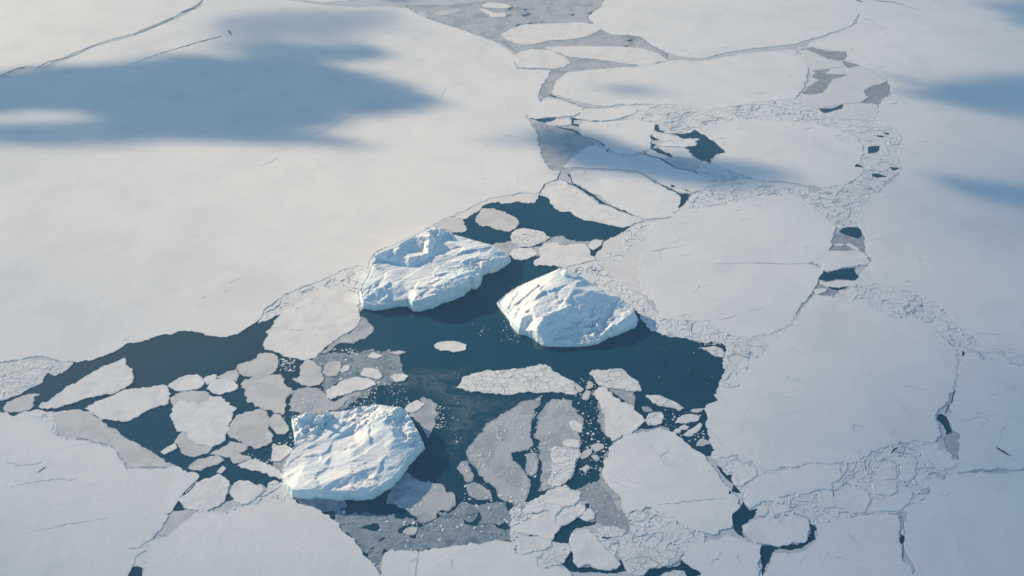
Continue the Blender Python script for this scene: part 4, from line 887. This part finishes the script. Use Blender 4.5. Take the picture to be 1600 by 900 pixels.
def iceberg(label, outline, pts, rough, seed, slope=.16, tall=1.0):
    outline = [(x, y, h if h < 12 else 12 + (h - 12) * tall) for x, y, h in outline]; pts = [(x, y, h if h < 12 else 12 + (h - 12) * tall) for x, y, h in pts]
    top = [(*at(x, y, h), h) for x, y, h in outline]; inn = [(*at(x, y, h), h) for x, y, h in pts]
    cx = sum(p[0] for p in top) / len(top); cyy = sum(p[1] for p in top) / len(top)
    ctrl = top + inn; n0 = len(top)
    r = geometry.delaunay_2d_cdt([Vector((p[0] - cx, p[1] - cyy)) for p in ctrl], [(i, (i + 1) % n0) for i in range(n0)], [], 0, 1e-5)
    CV = np.array([(v[0], v[1]) for v in r[0]]); CH = np.array([ctrl[(orig[0] if orig else 0)][2] for orig in r[3]]); CT = [f for f in r[2]]
    ring = resample_h(top, 1.6)
    ring = [(x - cx + 1.0 * noise.noise(Vector((x / 5, y / 5, seed))) + 1.6 * noise.noise(Vector((x / 13, y / 13, seed + 3))),
             y - cyy + 1.0 * noise.noise(Vector((x / 5, y / 5, seed + 7))) + 1.6 * noise.noise(Vector((x / 13, y / 13, seed + 11))), h) for x, y, h in ring]
    poly = [(p[0], p[1]) for p in ring]; bx = bbox(poly); cell = 1.6
    X, Y = np.meshgrid(np.arange(bx[0], bx[2], cell), np.arange(bx[1], bx[3], cell)); rs = np.random.RandomState(seed)
    q = np.stack([X.ravel(), Y.ravel()], 1) + rs.uniform(-.3, .3, (X.size, 2)) * cell; q = q[inside(q, poly)]
    q = q[dist_to(q, [poly]) > .8]
    nr = len(poly)
    r = geometry.delaunay_2d_cdt([Vector(p) for p in poly] + [Vector(p) for p in q], [(i, (i + 1) % nr) for i in range(nr)], [], 0, 1e-5)
    V = np.array([(v[0], v[1]) for v in r[0]]); T = np.array([f for f in r[2] if len(f) == 3]); T = T[inside(V[T].mean(1), poly)]
    H = np.full(len(V), np.nan)
    for f in CT:
        a, b, c = CV[f[0]], CV[f[1]], CV[f[2]]; den = (b[1] - c[1]) * (a[0] - c[0]) + (c[0] - b[0]) * (a[1] - c[1])
        if abs(den) < 1e-9: continue
        w0 = ((b[1] - c[1]) * (V[:, 0] - c[0]) + (c[0] - b[0]) * (V[:, 1] - c[1])) / den
        w1 = ((c[1] - a[1]) * (V[:, 0] - c[0]) + (a[0] - c[0]) * (V[:, 1] - c[1])) / den; w2 = 1 - w0 - w1
        ok = (w0 > -1e-4) & (w1 > -1e-4) & (w2 > -1e-4)
        H[ok] = w0[ok] * CH[f[0]] + w1[ok] * CH[f[1]] + w2[ok] * CH[f[2]]
    RH = np.array([p[2] for p in ring]); RP = np.array(poly)
    for i in range(len(V)):
        d2 = ((RP - V[i]) ** 2).sum(1); j = d2.argmin()
        if np.isnan(H[i]) or d2[j] < 1e-6: H[i] = RH[j]
    E = np.concatenate([T[:, [0, 1]], T[:, [1, 2]], T[:, [2, 0]]]); E = np.concatenate([E, E[:, ::-1]])
    isring = np.array([((RP - v) ** 2).sum(1).min() < 1e-6 for v in V])
    for _ in range(1):
        s = np.zeros(len(V)); c = np.zeros(len(V)); np.add.at(s, E[:, 0], H[E[:, 1]]); np.add.at(c, E[:, 0], 1)
        H2 = .45 * H + .55 * s / np.maximum(c, 1); H = np.where(isring, H, H2)
    D = dist_to(V, [poly])
    rg = [(*[k - o_ for k, o_ in zip(at(x, y, 18), (cx, cyy))], rad, amp) for x, y, rad, amp in rough]
    for i, (x, y) in enumerate(V):
        a = .5
        for gx_, gy_, rad, amp in rg:
            a += amp * max(0, 1 - ((x - gx_) ** 2 + (y - gy_) ** 2) / rad ** 2)
        n1 = smooth_noise(x / 26, y / 26, seed * 1.3); n2 = noise.noise(Vector((x / 4.5, y / 4.5, seed)))
        n3 = 1 - 2.4 * abs(noise.noise(Vector((x / 10 + y / 30, y / 10, seed + 5.)))); r_ = max(0, a - .5)
        # wind drifts and old crevasses run along the berg, bent by its relief
        u_, v_ = x * .82 + y * .57, -x * .57 + y * .82
        wv = 7 * noise.noise(Vector((u_ / 60, v_ / 60, seed + 2.)))
        s1 = 1 - 2 * abs(noise.noise(Vector((u_ / 70, (v_ + wv) / 9, seed + 2.)))); s2 = noise.noise(Vector((u_ / 34, (v_ + wv) / 3.6, seed + 8.)))
        gate = max(0, .5 + 1.6 * noise.noise(Vector((x / 45, y / 45, seed + 31.))))
        dv, pv = noise.voronoi(Vector((u_ / 17, (v_ + wv) / 9, seed * .7))); cid = noise.cell_vector(pv[0] * 7.31)
        fac = (u_ / 17 - pv[0].x) * (cid.x - .5) * 9 + ((v_ + wv) / 9 - pv[0].y) * (cid.y - .5) * 9 + (cid.z - .5) * 1.2
        db, pb = noise.voronoi(Vector((u_ / 44 + .2 * n1, v_ / 21, seed * 1.9))); cb = noise.cell_vector(pb[0] * 9.7)
        fb = (u_ / 44 + .2 * n1 - pb[0].x) * (cb.x - .5) * 8 + (v_ / 21 - pb[0].y) * (cb.y - .5) * 7 + (cb.z - .5) * 1.1
        blk = noise.cell(Vector((x / 6 + n1, y / 5, seed))) - .5
        H[i] += .35 * n1 + gate * (.62 * s1 + .08 * s2) + (.85 if seed != 37 else .6) * fb * min(1, D[i] / 6) + .08 * fac * min(1, D[i] / 5) * min(1, .45 + gate) + r_ * (.6 * n1 + .5 * n2 + .7 * n3 + .8 * blk + .55 * fac)
        if not isring[i]: H[i] -= 1.6 * max(0, 1 - D[i] / 3.5) ** 2
    root = bpy.data.objects.new('iceberg', None); COL.objects.link(root); root.location = (cx, cyy, 0)
    tag(root, label, 'iceberg', 'icebergs frozen into the sea ice')
    a, b, c = V[T[:, 0]], V[T[:, 1]], V[T[:, 2]]
    cr = (b[:, 0] - a[:, 0]) * (c[:, 1] - a[:, 1]) - (b[:, 1] - a[:, 1]) * (c[:, 0] - a[:, 0]); T[cr < 0] = T[cr < 0][:, ::-1]
    link_mesh('snow_surface', [(V[i][0], V[i][1], H[i]) for i in range(len(V))], T.tolist(), M['berg'], root, True)
    # the cliff: rows from the rim down into the water
    sg = np.sign((RP[:, 0] * np.roll(RP[:, 1], -1) - np.roll(RP[:, 0], -1) * RP[:, 1]).sum())
    hr = np.array([H[((V - p) ** 2).sum(1).argmin()] for p in RP])
    tan = np.roll(RP, -2, 0) - np.roll(RP, 2, 0); tan /= np.linalg.norm(tan, axis=1)[:, None] + 1e-9
    nor = np.stack([tan[:, 1], -tan[:, 0]], 1) * sg
    for _ in range(4): nor = (np.roll(nor, 1, 0) + nor + np.roll(nor, -1, 0)); nor /= np.linalg.norm(nor, axis=1)[:, None]
    rows = [0, .06, .2, .36, .52, .68, .84, 1.0]; cv, cf = [], []
    for k, u in enumerate(rows):
        for i in range(nr):
            h = hr[i]; z = h * (1 - u) - 1.2 * u
            x, y = RP[i]; wob = 0 if k == 0 else (1.3 * noise.noise(Vector((x / 7, y / 7, z / 8 + seed))) + .6 * noise.noise(Vector((x / 3, y / 3, z / 4 + seed)))) * min(1, h / 12)
            off = h * slope * u + .5 * math.sin(u * 3.14) + wob
            cv.append((x + nor[i][0] * off, y + nor[i][1] * off, z))
    for k in range(len(rows) - 1):
        for i in range(nr):
            j = (i + 1) % nr; f = (k * nr + i, k * nr + j, (k + 1) * nr + j, (k + 1) * nr + i)
            cf.append(f[::-1] if sg > 0 else f)
    link_mesh('ice_cliff', cv, cf, M['cliff'], root, True)
    rnd = random.Random(seed); acc = Acc()
    for gx_, gy_, rad, amp in rg:
        for _ in range(int(rad * rad * amp / 26)):
            a = rnd.uniform(0, 6.28); q = rad * math.sqrt(rnd.random()); x, y = gx_ + q * math.cos(a), gy_ + q * math.sin(a)
            if not inside(np.array([(x, y)]), poly)[0]: continue
            j = ((V - np.array((x, y))) ** 2).sum(1).argmin(); acc.chunk(x, y, H[j] - .2, rnd.uniform(.5, 1.8), rnd.uniform(.3, 1.3), rnd)
    o = acc.link('ice_rubble', M['block'], None)
    if o: o.parent = root; o['kind'] = 'stuff'
    return root

def H3(s): return [tuple(float(c) for c in q.split(',')) for q in s.split()]
iceberg('long white iceberg with blue shaded hollows along its far left rim',
 H3("563,453,20 572,436,22 582,415,27 587,400,34 601,392,43 613,389,38 628,379,43 645,371,40 660,364,34 672,357,33 684,353,25 697,362,22 712,367,20 738,375,18 765,382,16 788,392,14 797,403,9 786,408,13 770,413,17 752,417,19 748,428,24 742,434,24 733,431,27 722,442,27 705,450,26 690,456,24 670,463,26 655,468,24 646,470,22 638,466,16 620,469,14 600,474,12 585,476,11 568,472,14"),
 H3("600,409,23 620,413,23 638,418,24 590,411,25 616,394,40 628,402,33 640,403,35 655,399,35 670,397,33 646,416,24 660,411,24 674,402,27 640,380,39 655,391,29 646,394,30 672,369,40 683,377,26 690,357,34 698,365,22 700,385,24 740,390,22 770,396,18 720,410,25 690,420,26 660,430,27 630,445,26 740,405,24 762,405,22 700,440,29 680,449,28 650,456,26 600,430,27 585,440,26 612,452,23 592,452,22 575,455,20 602,463,15 640,460,19 655,463,26 755,411,23 735,425,29 720,432,29"),
 [(685, 360, 40, 1.3), (740, 420, 26, 1.6), (690, 450, 30, .8), (640, 375, 40, .8), (580, 455, 24, .8)], 11, tall=.88)
iceberg('rounded white iceberg with a sunlit ridge and a blue shaded right slope',
 H3("778,471,8 790,460,16 805,450,22 830,438,28 850,430,34 870,421,40 885,421,42 900,427,40 915,437,34 930,446,28 948,457,26 968,464,26 983,475,20 992,487,14 996,496,10 992,506,7 970,516,8 957,516,12 948,522,9 935,532,7 910,537,6 880,538,5 862,538,5 850,533,10 845,528,12 838,518,20 820,516,9 811,514,11 800,503,9 791,488,7 782,478,6"),
 H3("825,452,34 860,440,42 885,438,44 908,439,40 840,470,35 870,470,40 890,463,42 830,490,31 885,481,40 868,487,36 850,495,34 822,512,25 838,514,23 900,490,31 880,505,21 860,518,15 900,505,18 925,500,16 880,525,9 905,525,8 945,460,32 930,474,29 912,484,30 960,478,17 975,481,15 950,495,12 980,495,17 966,508,15 958,511,16 945,517,11 800,470,19 810,485,18 805,498,13 816,497,23 824,502,14 865,452,45 895,450,45"),
 [(940, 510, 40, 1.3), (900, 528, 36, 1.0), (800, 480, 24, .6), (920, 512, 24, .8), (880, 505, 60, .5), (950, 480, 40, .5)], 23, tall=.72)
iceberg('box shaped white iceberg with rubbly far corners and a shaded blue front cliff',
 H3("441,743,6 446,720,10 457,703,13 462,690,15 461,675,16 458,660,18 456,650,20 470,648,20 480,648,22 500,647,20 520,643,19 545,640,20 570,634,22 584,632,23 605,634,24 625,636,24 635,644,22 643,655,19 650,668,17 656,683,16 660,690,14 646,704,16 636,715,16 625,731,16 612,745,16 595,758,16 580,766,16 565,771,12 553,766,18 540,766,18 515,766,17 492,763,19 475,765,17 458,766,14 447,757,8"),
 H3("470,655,23 480,663,16 500,655,24 506,664,15 478,673,16 495,673,15 520,690,15 500,700,14 480,720,14 470,740,15 560,660,18 600,665,27 605,650,26 612,672,27 616,684,24 626,666,17 630,652,18 629,681,16 645,676,18 640,690,17 550,708,19 545,724,19 562,698,18 520,706,13 515,732,14 549,677,12 539,673,17 495,761,20 520,752,20 545,742,20 575,733,19 600,725,19 625,712,18 640,705,17 540,756,17 575,745,16 560,762,16 508,722,17 502,725,14 514,727,14"),
 [(480, 662, 32, 2.2), (500, 652, 26, 1.8), (560, 650, 34, 1.0), (620, 655, 26, 1.4), (648, 685, 20, 1.4), (570, 755, 28, .7)], 37, tall=.9)

# ------------------------------------------------------------------ clouds and an added sun-dimming layer
def cloud_mat(name, dens, col=(.30, .46, .64), aniso=.5):
    m = bpy.data.materials.new(name); m.use_nodes = True; t = m.node_tree; t.nodes.remove(t.nodes['Principled BSDF'])
    v = t.nodes.new('ShaderNodeVolumePrincipled'); v.inputs['Color'].default_value = (*col, 1); v.inputs['Density'].default_value = dens
    v.inputs['Anisotropy'].default_value = aniso
    t.links.new(v.outputs[0], t.nodes['Material Output'].inputs['Volume']); return m
CM = cloud_mat('thin_cloud_vapour', .045)
DIM_VEILM = cloud_mat('dimming_veil_vapour', .045, (.46, .48, .50), .6)  # for the added layer that dims the sunlight
HC = 1150.0
def flat_cloud(q, shape, Tt, xs, ys, hc, shift, name='cloud'):
    """closed body between an upper and a lower surface, Tt metres thick"""
    sh = hc / math.tan(R(SUN_EL)) if shift else 0.0
    nx, ny = len(xs), len(ys); cells = [(i, j) for j in range(ny - 1) for i in range(nx - 1) if max(Tt[j, i], Tt[j, i + 1], Tt[j + 1, i], Tt[j + 1, i + 1]) > 0]
    ti, bi, vv, ff = {}, {}, [], []
    def vert(d_, i, j, up):
        if Tt[j, i] <= 0: d_ = ti; up = 0
        if (i, j) not in d_:
            d_[(i, j)] = len(vv); vv.append((xs[i] - LX * sh, ys[j] - LY * sh, hc + up * .5 * Tt[j, i]))
        return d_[(i, j)]
    for i, j in cells:
        qd = [(i, j), (i + 1, j), (i + 1, j + 1), (i, j + 1)]
        ff.append(tuple(vert(ti, a, b, 1) for a, b in qd)); ff.append(tuple(vert(bi, a, b, -1) for a, b in qd[::-1]))
    ff = [f for f in ff if len(set(f)) == 4]
    return link_mesh(name, vv, ff, CM, None, True)
def shade_cloud(px, thick, soft, seed, amp, cell=30.0, hc=HC, shift=True, nx_=800, ny_=130, grow_=0.0, zpx=0.0, name='cloud'):
    """a flat cloud high above the aeroplane, floating between the sun and the patch of ice it shades"""
    g = [at(x, y, zpx) for x, y in px]; bx = bbox(g); pad = soft + amp
    xs = np.arange(bx[0] - pad, bx[2] + pad + cell, cell); ys = np.arange(bx[1] - pad, bx[3] + pad + cell, cell)
    X, Y = np.meshgrid(xs, ys); q = np.stack([X.ravel(), Y.ravel()], 1)
    d = dist_to(q, [g]); d = np.where(inside(q, g), d, -d) + grow_
    for i, (x, y) in enumerate(q):
        d[i] += amp * noise.fractal(Vector((x / nx_, y / ny_, seed)), .75, 2.2, 6)
    u = np.clip(d / soft, 0, 1); Tt = (thick * u * u * (3 - 2 * u)).reshape(X.shape)
    Tt[0] = Tt[-1] = 0; Tt[:, 0] = Tt[:, -1] = 0
    return tag(flat_cloud(q, X.shape, Tt, xs, ys, hc, shift, name), kind='structure')
CLOUDS = [
 ("-300,150 -60,128 40,126 150,112 300,92 420,84 540,86 585,90 510,99 515,112 560,128 640,140 680,152 610,174 500,178 545,190 535,208 400,214 200,217 50,206 -40,204 60,192 130,186 40,172 -60,176 -300,190", 64, 125, 3, 110, 48),
 ("290,62 340,24 430,8 620,5 640,40 560,80 420,84 330,88", 9, 170, 5, 60, 20),
 ("850,212 900,204 960,220 1010,240 1110,250 1200,258 1260,270 1240,288 1130,297 1050,288 960,271 890,254", 60, 75, 8, 34, 18),
 ("720,222 780,212 860,204 900,212 870,236 800,240", 14, 90, 9, 40, 20),
 ("940,139 980,135 1050,140 1020,148 960,146", 14, 40, 12, 15, 10),
 ("1400,152 1460,134 1600,110 1900,90 1900,180 1600,182 1500,168", 26, 120, 15, 90, 30),
 ("1450,276 1540,286 1640,296 1900,300 1900,350 1600,326 1530,308", 40, 70, 19, 35, 20),
 ("1530,10 1620,-5 1900,-20 1900,60 1620,60", 16, 130, 25, 50, 20),
]
for k, (s, th, so_, sd, am, gr) in enumerate(CLOUDS): shade_cloud(P(s), th, so_, sd, am, hc=HC + 60 + 20 * (k % 3), grow_=gr)
# an added, unseen layer that dims the sun: how red-bright (0-255) the sunlit snow looks over the picture sets its thickness
VX = [-430, 0, 200, 400, 600, 800, 1000, 1200, 1400, 1600, 2100]
VY = [-75, 0, 100, 200, 300, 400, 500, 600, 700, 800, 880, 1000]
VEIL = [[215, 215, 205, 190, 195, 202, 205, 200, 186, 168, 168],
        [215, 215, 205, 190, 195, 202, 205, 200, 186, 168, 168],
        [210, 205, 196, 200, 204, 206, 204, 198, 182, 160, 160],
        [190, 193, 200, 208, 211, 207, 203, 195, 176, 156, 150],
        [188, 193, 203, 210, 214, 213, 205, 190, 169, 144, 140],
        [186, 190, 200, 208, 212, 212, 201, 188, 165, 139, 135],
        [182, 185, 196, 205, 209, 209, 199, 180, 160, 136, 132],
        [172, 176, 188, 198, 204, 204, 196, 173, 156, 135, 130],
        [164, 169, 180, 190, 200, 200, 191, 168, 150, 131, 128],
        [158, 163, 174, 182, 190, 192, 185, 163, 146, 130, 126],
        [152, 158, 170, 175, 176, 176, 172, 155, 140, 128, 124],
        [146, 152, 164, 168, 168, 168, 164, 148, 134, 126, 122]]
def dimming_veil():
    V = np.array(VEIL, float); lin = ((V / 255 + .055) / 1.055) ** 2.4
    f = np.clip((lin - .122) / .545, .12, .985)
    xs = np.arange(FRAME[0][0] * 2.6, FRAME[1][0] * 2.6, 60.0); ys = np.arange(FRAME[0][1] - 300, 5200, 60.0)
    Tt = np.zeros((len(ys), len(xs)))
    for j, y in enumerate(ys):
        for i, x in enumerate(xs):
            dz = -CAM_H; vy = y * SD + dz * CD; dep = y * CD - dz * SD
            if dep < 60: continue
            px = np.clip(800 + F * x / dep, -430, 2100); py = np.clip(450 - F * vy / dep, -75, 1000)
            a = np.searchsorted(VX, px, side='right') - 1; a = min(max(a, 0), len(VX) - 2); b = min(max(np.searchsorted(VY, py, side='right') - 1, 0), len(VY) - 2)
            u = (px - VX[a]) / (VX[a + 1] - VX[a]); v = (py - VY[b]) / (VY[b + 1] - VY[b])
            ff = (f[b, a] * (1 - u) + f[b, a + 1] * u) * (1 - v) + (f[b + 1, a] * (1 - u) + f[b + 1, a + 1] * u) * v
            Tt[j, i] = -math.log(ff) / (.045 / math.sin(R(SUN_EL))) * (1 + .35 * noise.fractal(Vector((x / 900, y / 330, 2.2)), 1, 2, 4))
    for _ in range(3):
        Tt[1:-1, 1:-1] = .5 * Tt[1:-1, 1:-1] + .125 * (Tt[:-2, 1:-1] + Tt[2:, 1:-1] + Tt[1:-1, :-2] + Tt[1:-1, 2:])
    Tt = np.maximum(Tt * .93, .02); Tt[0] = Tt[-1] = 0; Tt[:, 0] = Tt[:, -1] = 0
    o = tag(flat_cloud(None, None, Tt, xs, ys, HC - 30, True), kind='structure'); o.data.materials[0] = DIM_VEILM  # shares the cloud name, but is added only to grade the sunlight
dimming_veil()
# ------------------------------------------------------------------ the thin haze in the air below the aeroplane
hb = [(-41000, -41000), (41000, -41000), (41000, 61000), (-41000, 61000)]
hv = [(x, y, -2.5) for x, y in hb] + [(x, y, 915.0) for x, y in hb]
haze = link_mesh('haze', hv, [(3, 2, 1, 0), (4, 5, 6, 7), (0, 1, 5, 4), (1, 2, 6, 5), (2, 3, 7, 6), (3, 0, 4, 7)], cloud_mat('cold_haze', .000017, (.50, .80, 1.0), .3))
tag(haze, kind='stuff'); haze['label'] = 'thin pale blue haze in the air over the ice'

print('built', len(bpy.data.objects), 'objects')
